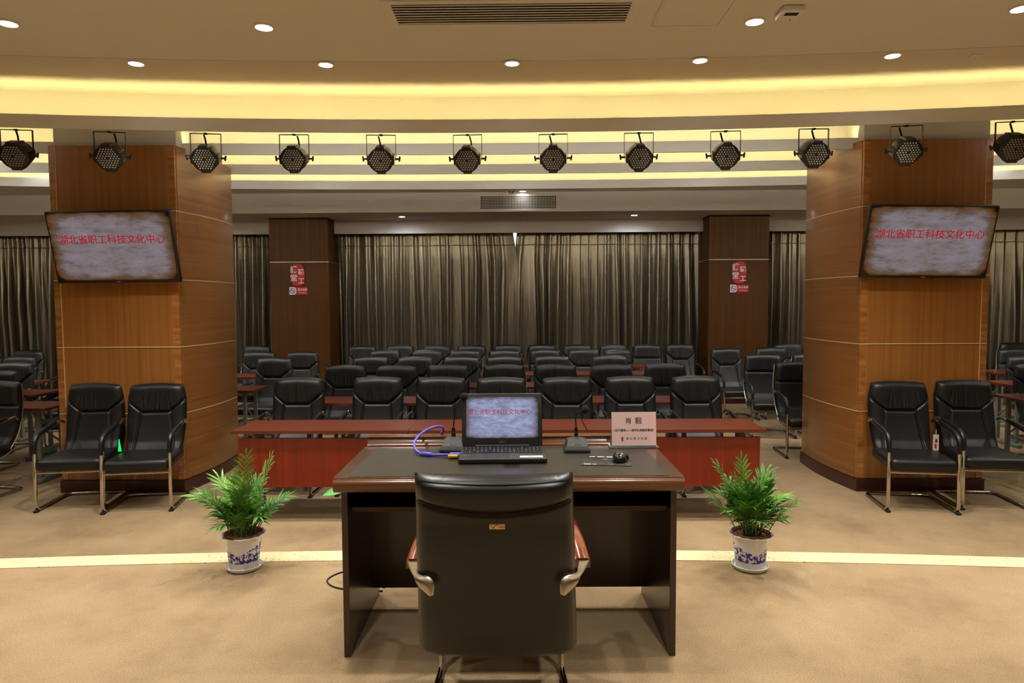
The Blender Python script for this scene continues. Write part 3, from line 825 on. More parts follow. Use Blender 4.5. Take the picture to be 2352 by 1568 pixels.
    for sg in (-1, 1):
        a = MB().tube(bend((sg * X, -.262, .50), (sg * X, -.258, .648), (sg * X, -.15, .660), 6) + [Vector((sg * X, .0, .686)), Vector((sg * X, .10, .702))], [.018, .022, .025, .026, .026, .026, .026, .026, .020], 8, flat=.8)
        out.append(('armrest', a.mesh('chair_armrest', MAT['armpad'], 60), 'frame'))
        out.append(('rubber_foot', MB().rbox((sg * X, -.262, .010), (.036, .045, .020), .006, 2).mesh('chair_foot', MAT['rubber'], 40), 'frame'))
    return out
CM = {('A', k): chair_meshes('A', 10 + k) for k in range(3)}
CM[('B', 0)] = chair_meshes('B', 30)
def chair(x, y, rz, style, var, label, group):
    t = thing('conference_chair', label, 'chair', (x, y, 0), rz, group)
    made = {}
    for nm, me, par in CM[(style, var)]:
        made[nm] = link_mesh(nm, me, made[par] if par else t)
    return t
# pixel-measured positions of the top edge of each backrest, converted to floor positions (backrest top sits .32 behind the origin)
ROWS = {
 'first':  (6.64, [-2.17, -1.40, -.78, -.18, .44, 1.07, 1.72], 'AAAAAAA'),
 'second': (7.90, [-2.03, -1.44, -.84, -.19, .41, 1.03, 1.68], 'AAABAAA'),
 'third':  (9.12, [-1.99, -1.41, -.78, -.20, .44, 1.19], 'BAABAA'),
 'fourth': (10.38, [-2.08, -1.42, -.83, -.24, .38, .96, 1.62], 'AAABBAB'),
 'fifth':  (11.55, [-2.68, -2.05, -1.42, -.82, -.20, .37, .96, 1.57, 2.14, 2.70], 'AAAAABABBA'),
}
rc = random.Random(11)
for row, (ytop, X, sty) in ROWS.items():
    for i, x in enumerate(X):
        rz = rc.uniform(-.05, .05) * (.4 if row == 'fifth' else 1)
        if row == 'fourth' and i == 6: rz = .45
        st = sty[i]
        chair(x, ytop - .33 + rc.uniform(-.06, .06), rz, st, rc.randrange(3) if st == 'A' else 0,
              'black leather chair in the %s middle row of seats, %s from the left' % (row, ORD[i]), '%s middle row of chairs' % row)
LEFT = [(-3.96, 8.75, 0, 'A', 'half hidden by the left television pillar, beside the red table corner'),
        (-3.30, 9.00, -.1, 'A', 'in front of the left rear pillar, nearest one'),
        (-3.90, 10.15, .03, 'A', 'in front of the left rear pillar, middle one near its left edge'),
        (-3.26, 10.12, -.03, 'A', 'in front of the left rear pillar near its right edge'),
        (-4.50, 11.58, 0, 'B', 'next to the left rear pillar, against the curtain')]
RIGHT = [(3.20, 10.50, .12, 'A', 'in front of the right rear pillar near its left edge'),
         (3.25, 9.22, -.08, 'B', 'with chrome side bars in front of the right rear pillar'),
         (3.90, 10.62, 0, 'A', 'in front of the right rear pillar near its right edge'),
         (3.95, 9.32, 0, 'B', 'second beside the right television pillar, partly hidden by it'),
         (3.24, 8.08, -.06, 'B', 'right beside the right television pillar, nearest one, partly hidden'),
         (4.52, 11.55, 0, 'A', 'against the curtain right of the right rear pillar'),
         (4.72, 10.85, 0, 'A', 'behind the right television pillar edge near the curtain')]
FARL = [(-5.02, 6.42, -.12, 'B', 'cut by the left edge of the picture, nearest to the stage'),
        (-5.78, 7.42, 0, 'A', 'second one back at the left edge of the picture'),
        (-6.35, 8.45, 0, 'A', 'third one back at the left edge of the picture'),
        (-7.05, 9.50, 0, 'A', 'fourth one back at the left edge of the picture'),
        (-7.80, 10.72, 0, 'A', 'fifth one back at the left edge, near the curtain'),
        (-8.80, 11.15, 0, 'A', 'at the very left edge of the picture near the curtain'),
        (-5.16, 8.08, 0, 'A', 'just left of the left television pillar behind the red table'),
        (-6.50, 10.15, 0, 'A', 'left of the left television pillar, far back'),
        (-5.52, 8.72, 0, 'A', 'left of the left television pillar, two rows back')]
FARR = [(8.30, 11.55, 0, 'A', 'against the curtain at the right edge of the picture'),
        (7.30, 10.15, 0, 'B', 'second from the curtain at the right edge of the picture'),
        (6.45, 8.75, 0, 'A', 'third from the curtain at the right edge of the picture'),
        (5.80, 7.72, 0, 'A', 'behind the red table at the right edge of the picture'),
        (5.06, 6.45, .1, 'A', 'cut by the right edge of the picture, nearest to the stage')]
for L, g in ((LEFT, 'chairs at the left rear pillar'), (RIGHT, 'chairs at the right rear pillar'), (FARL, 'chairs at the left edge'), (FARR, 'chairs at the right edge')):
    for (x, y, rz, st, lab) in L:
        chair(x, y - .30, rz, st, rc.randrange(3) if st == 'A' else 0, 'black leather chair ' + lab, g)
SIDE = [(-3.87, 5.93, .15, 1, 'black leather armchair against the left pillar, outer one of the two'),
        (-3.275, 5.88, .17, 2, 'black leather armchair against the left pillar, inner one with green tag'),
        (3.345, 5.83, -.14, 0, 'black leather armchair against the right pillar, inner one with white tag'),
        (3.985, 5.90, -.10, 1, 'black leather armchair against the right pillar, outer one of the two')]
for (x, y, rz, var, lab) in SIDE: chair(x, y, rz, 'A', var, lab, 'armchairs against the television pillars')
# tags hanging from arms
o = MB().prism([(-.003, .055), (.003, .055), (.019, -.055), (-.013, -.055)], -.001, .001, Rx(PI / 2)).build('green_tag', MAT['green_tag'], smooth=0)
o.location = (-3.53, 5.90, .515); o.rotation_euler = (0, 0, .1); tag(o, 'bright green tag hanging between the two chairs at the left pillar', 'tag')
t = thing('paper_tag', 'white paper tag hanging from the arm of a chair at the right pillar', 'tag', (3.60, 5.90, .52), .1)
MB().box(-.027, .027, -.001, .001, -.07, .07).build('card', MAT['white'], t, smooth=0)
MB().box(-.008, .012, -.002, -.001, .0, .03).box(-.010, .006, -.002, -.001, -.05, -.01).build('print', MAT['sign_red'], t, smooth=0)
MB().tube([(0, 0, .07), (0, 0, .115)], .002, 5).build('string', MAT['white'], t)

# ------------------------------------------------------------------ audience tables
def table_meshes(W, D=.5, panel=True):
    h = W / 2; out = []
    out.append(('table_top', MB().box(-h + .001, h - .001, -D / 2, D / 2, .725, .75).mesh('table_top', MAT['table_top'], 0)))
    if panel: out.append(('modesty_panel', MB().box(-h + .03, h - .03, -D / 2 + .055, -D / 2 + .073, .285, .68).mesh('modesty_panel', MAT['table_panel'], 0)))
    for s in (-1, 1):
        x = s * (h - .13)
        g = MB()
        if panel: g.box(x - .025, x + .025, -.02, .04, .05, .70)
        else:
            for yy in (-D / 2 + .09, D / 2 - .09): g.box(x - .018, x + .018, yy - .018, yy + .018, .04, .70)
            g.box(x - .012, x + .012, -D / 2 + .09, D / 2 - .09, .30, .325)
            g.tube([(x, -D / 2 + .09, .56), (x, D / 2 - .09, .34)], .010, 6)
        g.box(x - .025, x + .025, -D / 2 + .06, D / 2 - .05, .70, .725)
        g.rbox((x, .0, .025), (.055, D - .02, .05), .012, 2)
        out.append(('leg', g.mesh('table_leg', MAT['steel'], 35)))
    return out
TM = {1.4: table_meshes(1.402), 1.0: table_meshes(1.402, panel=False)}
def table(x, y, rz, W, label, group):
    t = thing('training_table', label, 'table', (x, y, 0), rz, group)
    for nm, me in TM[W]: link_mesh(nm, me, t)
    return t
T3 = ('left', 'middle', 'right')
for k, x in enumerate((-1.587, -.183, 1.225)):
    table(x, 5.315 + .25, .004, 1.4, 'red laminate table of the front row facing the stage, %s one of three' % T3[k], 'front row tables')
for row, y in (('second', 7.02), ('third', 8.27), ('fourth', 9.58), ('fifth', 10.70)):
    for k, x in enumerate((-1.56, -.155, 1.25)):
        table(x, y, rc.uniform(-.008, .008), 1.0, 'red laminate table in the %s row between the chairs, %s one' % (row, T3[k]), '%s row tables' % row)
for x, y, lab in ((-3.78, 8.02, 'left of the front row, its corner showing beside the left pillar'),
                  (-3.95, 9.45, 'in front of the left rear pillar'),
                  (-5.30, 6.75, 'seen past the outer edge of the left pillar, nearest one'),
                  (-6.10, 7.73, 'seen past the outer edge of the left pillar, second one'),
                  (-6.95, 8.74, 'seen past the outer edge of the left pillar, third one'),
                  (5.72, 7.05, 'seen past the outer edge of the right pillar, nearest one'),
                  (6.45, 8.25, 'seen past the outer edge of the right pillar, second one'),
                  (7.20, 9.60, 'seen past the outer edge of the right pillar, third one'),
                  (4.45, 9.70, 'behind the right television pillar before the rear pillar')):
    table(x, y, 0, 1.0, 'red laminate table ' + lab, 'side block tables')

# ------------------------------------------------------------------ speaker's desk
DX, DY = -.048, 2.685          # centre of the front edge
DZ = ST + .76
desk = thing('speaker_desk', 'dark walnut speaker desk with black leather inlay at the stage centre', 'desk', (DX, DY, ST), .010)
W, H = .70, .76
def extr_x(prof, x0, x1):
    n = len(prof); vs = [(x0, y, z) for y, z in prof] + [(x1, y, z) for y, z in prof]
    fs = [tuple(range(n)), tuple(range(2 * n - 1, n - 1, -1))] + [(i, n + i, n + (i + 1) % n, (i + 1) % n) for i in range(n)]
    return MB().add(vs, fs)
MB().box(-W + .002, W - .002, .012, .60, .715, H - .002).build('top_board', MAT['desk'], desk, smooth=0)
# front moulding: thin fillet above a rounded nosing
prof = [(.012, H), (-.0, H), (-.002, H - .006), (-.004, H - .008), (-.010, H - .014), (-.014, H - .026), (-.012, H - .04), (-.002, H - .056), (.010, H - .062), (.030, H - .064), (.030, H - .04)]
extr_x(prof, -W, W).build('front_moulding', MAT['desk_edge'], desk, smooth=50)
for s in (-1, 1):
    a, b = sorted((s * W, s * (W - .058)))
    MB().box(a, b, .012, .60, H - .002, H + .0005).build('side_border', MAT['desk'], desk, smooth=0)
MB().box(-W + .058, W - .058, .575, .60, H - .002, H + .0005).build('rear_border', MAT['desk_edge'], desk, smooth=0)
for a, b in ((-W + .058, -.022), (.046, W - .058)):
    MB().box(a, b, .014, .575, H - .002, H + .0015).build('leather_inlay', MAT['desk_pad'], desk, smooth=0)
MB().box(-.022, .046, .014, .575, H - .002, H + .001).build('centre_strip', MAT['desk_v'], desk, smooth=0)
# raised rear rail: bead, cove face, bead
prof = [(.600, H - .05), (.600, H + .004), (.604, H + .006), (.610, H + .004), (.616, H + .008), (.626, H + .034), (.622, H + .036), (.620, H + .041), (.700, H + .041), (.700, H - .05)]
extr_x(prof, -W + .006, W - .006).build('rear_rail', MAT['desk_edge'], desk, smooth=40)
for s in (-1, 1):
    a, b = sorted((s * (W - .018), s * (W - .044)))
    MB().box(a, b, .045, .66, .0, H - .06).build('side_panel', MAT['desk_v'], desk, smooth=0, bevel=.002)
MB().box(-W + .045, W - .045, .10, .52, .592, .610).build('shelf', MAT['desk'], desk, smooth=0)
MB().box(-W + .045, W - .045, .10, .112, .592, .611).build('shelf_edge', MAT['desk_edge'], desk, smooth=0)
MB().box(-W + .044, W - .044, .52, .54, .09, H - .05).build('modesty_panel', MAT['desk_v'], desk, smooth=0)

# ------------------------------------------------------------------ laptop
lp = thing('laptop', 'open black laptop on the desk showing red characters', 'laptop', (-.077, 2.905, DZ + .0015), .035)
lw, ld = .384, .262
MB().rbox((0, ld / 2, .012), (lw, ld, .022), .006, 3).build('base', MAT['laptop'], lp)
MB().box(-lw / 2 + .016, lw / 2 - .016, .105, .232, .0225, .0232).build('key_well', MAT['key'], lp, smooth=0)
kb = MB(); kl = MB(); rk = random.Random(3)
for r in range(6):
    y = .112 + r * .0197
    for c in range(19):
        if r == 0 and 4 <= c <= 8: continue
        x = -lw / 2 + .020 + c * .0182
        kb.box(x, x + .0155, y, y + .0165, .0230, .0248)
        if rk.random() < .85: kl.box(x + .004, x + .0065 + rk.uniform(0, .003), y + .007, y + .0105, .0248, .0250)
kb.box(-lw / 2 + .020 + 4 * .0182, -lw / 2 + .020 + 9 * .0182 - .003, .112, .1285, .0230, .0248)
kb.build('keys', MAT['key'], lp, smooth=0, kind='stuff'); kl.build('key_legends', MAT['keymark'], lp, smooth=0, kind='stuff')
MB().box(-.085, .03, .018, .086, .0228, .0235).build('touchpad', MAT['key'], lp, smooth=0)
MB().box(.075, .175, .018, .052, .0229, .0234).build('spec_sticker', MAT['white'], lp, smooth=0)
MB().box(.112, .135, .034, .040, .0234, .0236).build('sticker_print', MAT['sign_blue'], lp, smooth=0)
MB().box(-.173, -.156, .060, .072, .0229, .0234).build('blue_sticker', MAT['purple'], lp, smooth=0)
MB().box(-.154, -.139, .060, .072, .0229, .0234).build('grey_sticker', MAT['silver'], lp, smooth=0)
MB().tube([(-.125, ld - .008, .022), (.125, ld - .008, .022)], .009, 10).build('hinge', MAT['black'], lp)
lid = Tr(0, ld - .006, .022) @ Rx(math.radians(-14))
o = MB().rbox((0, .004, .124), (lw - .006, .010, .250), .005, 2).build('lid', MAT['laptop'], lp); o.matrix_local = lid; lido = o
o2 = MB().box(-.170, .170, -.0016, -.0008, .038, .232).build('screen', MAT['pc_screen'], lido, smooth=0)
o2 = text_mesh('lettering', '湖北省职工科技文化中心', .0275, MAT['red_text'], lido, Tr(-.012, -.0022, .158) @ Rx(PI / 2), .0002, 0.0)
o2 = text_mesh('maker_mark', 'ASUS', .012, MAT['silver'], lido, Tr(0, -.0014, .020) @ Rx(PI / 2), .0002, 0, spacing=1.2)

# violet display cable
def spline(P, n=8):
    P = [Vector(p) for p in P]; out = []
    Q = [2 * P[0] - P[1]] + P + [2 * P[-1] - P[-2]]
    for i in range(1, len(Q) - 2):
        for k in range(n):
            t = k / n; a, b, c, d = Q[i - 1], Q[i], Q[i + 1], Q[i + 2]
            out.append(.5 * ((2 * b) + (c - a) * t + (2 * a - 5 * b + 4 * c - d) * t * t + (3 * b - a - 3 * c + d) * t ** 3))
    out.append(P[-1]); return out
vc = thing('display_cable', 'violet display cable curling from the side of the laptop', 'cable', (0, 0, DZ))
pts = spline([(-.285, 3.03, .014), (-.36, 3.045, .010), (-.43, 3.055, .009), (-.475, 3.10, .014), (-.50, 3.17, .028), (-.495, 3.24, .052), (-.46, 3.30, .075), (-.415, 3.34, .085), (-.385, 3.36, .075), (-.39, 3.37, .050), (-.40, 3.40, .044)])
MB().tube(pts, .0058, 8).build('wire', MAT['purple'], vc)
MB().tube([(-.455, 3.070, .010), (-.445, 3.061, .010), (-.412, 3.053, .010), (-.402, 3.051, .010)], [.008, .0115, .0115, .008], 10).build('ferrite_bead', MAT['purple'], vc)
MB().rbox((-.295, 3.030, .014), (.050, .040, .016), .005, 2).build('plug', MAT['purple'], vc)
MB().rbox((-.302, 3.006, .012), (.046, .012, .014), .004, 2).build('thumb_screw', MAT['yellow'], vc)

# gooseneck microphones
def microphone(x, y, neck, ball, label, rz=0):
    t = thing('gooseneck_microphone', label, 'microphone', (x, y, DZ + .0015), rz, 'desk microphones')
    a, b = .060, .058
    vs = []; lv = [(.0, .060, .062), (.012, .060, .062), (.028, .050, .055), (.050, .044, .040), (.062, .014, .012)]
    off = [0, 0, .004, .012, .018]
    for (z, hx, hy), oy in zip(lv, off): vs += [(-hx, -hy + oy, z), (hx, -hy + oy, z), (hx, hy + oy * .3, z), (-hx, hy + oy * .3, z)]
    fs = [(3, 2, 1, 0)]
    for k in range(4): fs += [(4 * k + i, 4 * k + (i + 1) % 4, 4 * k + 4 + (i + 1) % 4, 4 * k + 4 + i) for i in range(4)]
    fs.append((16, 17, 18, 19))
    MB().add(vs, fs).build('base', MAT['mic'], t, smooth=0, bevel=.004)
    MB().lathe([(.012, .060), (.010, .068), (.009, .072), (.009, .082), (.0075, .084), (.0085, .090), (.007, .105), (.004, .108)], 14, Tr(0, .018, 0)).build('socket', MAT['black'], t)
    MB().tube(spline([(0, .018, .10)] + neck), .0032, 8).build('gooseneck', MAT['black'], t)
    MB().lathe([(0, -.019), (.010, -.016), (.017, -.008), (.0185, 0), (.017, .009), (.010, .017), (0, .019)], 16, Tr(*ball)).build('windscreen', MAT['foam'], t)
    MB().box(-.026, -.014, -.0505, -.0495, .0335, .0385, Rx(0)).build('logo', MAT['white'], t, smooth=0)
    MB().box(-.012, .020, -.0500, -.0490, .0345, .0362).build('lettering', MAT['silver'], t, smooth=0)
    return t
microphone(-.318, 3.185, [(.004, .018, .15), (.008, .016, .19), (.030, .010, .225), (.044, .004, .243)], (.052, .002, .252), 'dark gooseneck microphone standing behind the violet cable')
microphone(.262, 3.175, [(-.002, .018, .145), (.000, .016, .165), (.014, .008, .180), (.028, .0, .187)], (.040, -.004, .192), 'dark gooseneck microphone between the laptop and the pink card')

# name card
nc = thing('name_card', 'pink name card in a clear acrylic stand at the desk corner', 'name card', (.541, 3.235, DZ + .0005), .02)
MB().box(-.118, .118, -.018, .05, 0, .006).build('stand_base', MAT['acrylic'], nc, smooth=0, bevel=.001)
MB().add([(-.105, -.004, .006), (.105, -.004, .006), (.105, .060, .006), (-.105, .060, .006), (-.105, .020, .165), (.105, .020, .165)], [(0, 1, 5, 4), (2, 3, 4, 5), (0, 4, 3), (1, 2, 5), (0, 3, 2, 1)]).build('stand', MAT['acrylic'], nc, smooth=0)
cardM = Tr(0, -.007, .010) @ Rx(math.radians(-6))
o = MB().box(-.106, .106, -.0012, 0, 0, .160).build('card', MAT['pink'], nc, smooth=0); o.matrix_local = cardM; cardo = o
for body, size, x, z, mt, bo, sp in (('肖 毅', .034, -.002, .117, 'ink', 0, 1.15), ('《古代書迹——漢字的演變與書寫》', .0128, 0, .073, 'ink', 0, 1.0), ('湖 北 职 工 讲 堂', .0115, .012, .034, 'ink_soft', 0, 1.25)):
    o = text_mesh('lettering', body, size, MAT[mt], cardo, Tr(x, -.0016, z) @ Rx(PI / 2), .0002, bo, spacing=sp)
em = MB().tube([(-.052, -.0016, .041), (-.058, -.0016, .039), (-.0605, -.0016, .035), (-.054, -.0016, .033), (-.052, -.0016, .028), (-.059, -.0016, .026)], .0018, 5).build('emblem', MAT['ink'], cardo)

# mouse pad and mouse
mp_ = thing('mouse_pad', 'small dark printed mouse pad under the mouse', 'mouse pad', (.372, 2.955, DZ + .0015), -.09)
MB().rbox((0, 0, .0015), (.215, .180, .003), .0014, 2).build('pad', MAT['black'], mp_)
pr = [(-.07, -.045, .060, .072, 'white'), (-.035, -.005, .060, .072, 'pink'), (.005, .035, .060, .072, 'pink'), (-.095, -.065, -.080, -.070, 'white'), (-.058, -.042, -.079, -.071, 'white'), (.03, .095, -.078, -.075, 'silver')]
for k, (a, b, c, d, m_) in enumerate(pr): MB().box(a, b, c, d, .003, .0033).build('print_mark', MAT[m_], mp_, smooth=0)
MB().prism([(-.03, .012), (-.002, .034), (.026, .012), (.008, .018), (-.002, .004), (-.012, .018)], .003, .0033).build('print_emblem', MAT['silver'], mp_, smooth=0)
ms = thing('mouse', 'glossy black computer mouse resting on the printed pad', 'mouse', (.432, 2.955, DZ + .0047), -.12)
def mouse_skin(u, v):
    a_ = 2 * PI * u; ph = PI / 2 * v
    r = max(0, math.cos(ph)) ** .55; c_, s_ = math.cos(a_), math.sin(a_)
    yy = .056 * r * math.copysign(abs(s_) ** .85, s_)
    xx = .033 * r * math.copysign(abs(c_) ** .8, c_) * (1 - .10 * math.exp(-((yy - .004) / .02) ** 2))
    return (xx, yy, .003 + .036 * math.sin(ph) ** .9 * (1 - .22 * max(0, yy / .056)))
MB().grid(mouse_skin, 40, 14).build('shell', M_plain('mouse_gloss', (26, 27, 28), 0.22, spec=0.6), ms, smooth=60)
MB().tube([(-.001, .020, .0365), (-.001, .036, .030)], .003, 8).build('wheel', MAT['silver'], ms)
MB().rbox((.034, .012, .016), (.012, .05, .020), .005, 2).build('side_grip', MAT['rubber'], ms)

# ------------------------------------------------------------------ executive chair seen from behind
ex = thing('executive_chair', 'large black leather chair with wooden arms seen from behind at the desk', 'chair', (-.076, 2.30, ST), .010)
# local: y=0 seat centre; the viewer is at -y
zt, zb = .941, .298
def exw(v): return .255 - .014 * v
def exy(v):  # depth of the rear skin, v=0 bottom .. 1 top
    return -.215 - .115 * v - .030 * math.sin(PI * min(1, v * 1.3)) + .060 * max(0, .10 - v) / .10 + .02 * math.exp(-((v - .42) / .16) ** 2)
def ex_pt(u, v, side):
    U = 2 * u - 1
    e = math.sqrt(max(0, 1 - abs(U) ** 9)) * math.sqrt(max(0, 1 - abs(2 * v - 1) ** 16))
    cw = 1 - .10 * max(0, (.06 - v) / .06) ** 2
    x = exw(v) * U * cw - .009 * v; z = zb + (zt - zb) * v
    mid = exy(v) + .06
    y = mid - side * (.060 * e)
    y += .022 * U * U
    if side > 0:
        zs2 = .868 - .038 * (1 - U * U)
        zs1 = .930 - .008 * (1 - U * U)
        if z > zs2: y -= .014 * e * min(1, (z - zs2) / .02)
        g = math.exp(-((z - zs2) / .006) ** 2) + .8 * math.exp(-((z - zs1) / .005) ** 2)
        if z > zs2 - .01: g = max(g, .8 * math.exp(-((abs(U) - .93) / .018) ** 2))
        if z > zs1:
            for q in (-.74, -.60, .68, .80): g = max(g, .7 * math.exp(-((U - q) / .012) ** 2))
        y += .009 * g * e
    return (x, y, z)
nu, nv = 72, 90
MB().grid(lambda u, v: ex_pt(u, v, 1), nu, nv, keep=lambda u, v: (zb + (zt - zb) * v) > .868 - .038 * (1 - (2 * u - 1) ** 2)).build('headrest', MAT['exec'], ex, smooth=180)
MB().grid(lambda u, v: ex_pt(u, v, 1), nu, nv, keep=lambda u, v: (zb + (zt - zb) * v) <= .868 - .038 * (1 - (2 * u - 1) ** 2)).build('back_shell', MAT['exec'], ex, smooth=180)
MB().grid(lambda u, v: ex_pt(1 - u, v, -1), 40, 40).build('front_cushion', MAT['exec'], ex, smooth=180)
# piping lines
for zz, dz, am in ((.868, .038, 1), (.930, .008, .8)):
    pts = []
    for k in range(49):
        u = .03 + .94 * k / 48; U = 2 * u - 1; z = zz - dz * (1 - U * U); v = (z - zb) / (zt - zb)
        p = ex_pt(u, v, 1); pts.append((p[0], p[1] - .004, p[2]))
    MB().tube(pts, .0022, 6).build('piping', MAT['exec'], ex)
def ex_sf(p):
    x, y, z = p
    return (x, y, z + .015 * (1 - (x / .26) ** 2) * (1 if z > 0 else 0))
MB().rbox((0, .04, .415), (.50, .50, .11), .045, 4, fn=ex_sf).build('seat', MAT['exec'], ex, smooth=60)
for s in (-1, 1):
    # wooden arm
    n = 10; vs = []; fs = []
    for k in range(n + 1):
        t_ = k / n; y = -.135 + .40 * t_; z = .622 + .018 * math.sin(PI * t_) + .02 * t_
        xo = s * (.272 - .022 * t_); hw_ = .027
        vs += [(xo - hw_, y, z - .024), (xo + hw_, y, z - .024), (xo + hw_, y, z), (xo + hw_ * .6, y, z + .008), (xo - hw_ * .6, y, z + .008), (xo - hw_, y, z)]
    m_ = 6
    for k in range(n):
        fs += [(k * m_ + i, k * m_ + (i + 1) % m_, (k + 1) * m_ + (i + 1) % m_, (k + 1) * m_ + i) for i in range(m_)]
    fs += [tuple(range(m_ - 1, -1, -1)), tuple(n * m_ + i for i in range(m_))]
    MB().add(vs, fs).build('armrest', MAT['arm_wood'], ex, smooth=50)
    # aluminium bracket sweeping from the arm end round to the back shell
    ea = spline([(926, 1299, 2.165), (931, 1312, 2.12), (938, 1329, 2.07), (944, 1343, 2.035), (953, 1358, 2.022), (966, 1371, 2.014), (978, 1381, 2.010)], 4)
    eb = spline([(949, 1300, 2.165), (949.5, 1315, 2.12), (951, 1329, 2.07), (962, 1334.5, 2.035), (975, 1337, 2.022), (985.5, 1349, 2.014), (985.5, 1378, 2.010)], 4)
    vs = []; fs = []; q = 6
    for pa, pb in zip(ea, eb):
        for k in range(q + 1):
            p_ = pa.lerp(pb, k / q); Yd = p_.z
            wx = (p_.x - 1176) / 1568 * Yd - .012 * Yd + .076; wz = 1.76 - (p_.y - 692) / 1568 * Yd - ST
            vs.append((s * abs(wx), Yd - 2.30 - .006 * math.sin(PI * k / q), wz))
    for k in range(len(ea) - 1):
        for i in range(q): fs.append(((q + 1) * k + i, (q + 1) * k + i + 1, (q + 1) * k + i + q + 2, (q + 1) * k + i + q + 1))
    o = MB().add(vs, fs).build('arm_bracket', MAT['alu'], ex, smooth=180)
    so = o.modifiers.new('thick', 'SOLIDIFY'); so.thickness = .008; so.offset = 0
    be = o.modifiers.new('round', 'BEVEL'); be.width = .003; be.segments = 2; be.limit_method = 'ANGLE'; be.angle_limit = 1.0
    # support and runner
    MB().tube([(s * .232, .29, .36), (s * .232, .315, .20), (s * .236, .325, .06), (s * .236, .31, .018), (s * .238, .26, .014), (s * .255, .0, .014), (s * .27, -.24, .014)], .013, 10).build('leg', MAT['chrome'], ex)
    MB().tube([(s * .255, .24, .60), (s * .245, .29, .50), (s * .238, .29, .36)], .013, 8).build('arm_post', MAT['chrome'], ex)
MB().tube([(-.24, .285, .352), (.24, .285, .352)], .012, 8).build('seat_bar', MAT['chrome'], ex)
MB().tube([(-.27, -.24, .014), (.27, -.24, .014)], .012, 8).build('rear_bar', MAT['chrome'], ex)
# maker's plate
vpl = (.775 - zb) / (zt - zb) 
py = ex_pt(.5, (.792 - zb) / (zt - zb), 1)[1]
pl = Tr(.002, py - .002, .792) @ Rx(math.radians(-8))
o = MB().rbox((0, 0, 0), (.047, .003, .0165), .0012, 2).build('maker_plate', MAT['gold'], ex); o.matrix_local = pl; plo = o
o = MB().tube(spline([(-.0195, -.002, .004), (-.0165, -.002, .0025), (-.0125, -.002, -.0045), (-.0085, -.002, -.0005), (-.003, -.002, .0045), (.002, -.002, .0050), (.0045, -.002, .0025)], 5), [.0006] * 8 + [.0011] * 10 + [.0007] * 13, 5).build('maker_swoosh', MAT['ink'], plo)
o = text_mesh('maker_mark', '八达家具', .0058, MAT['sign_red'], plo, Tr(.0115, -.0022, -.0012) @ Rx(PI / 2), .0002, 0)

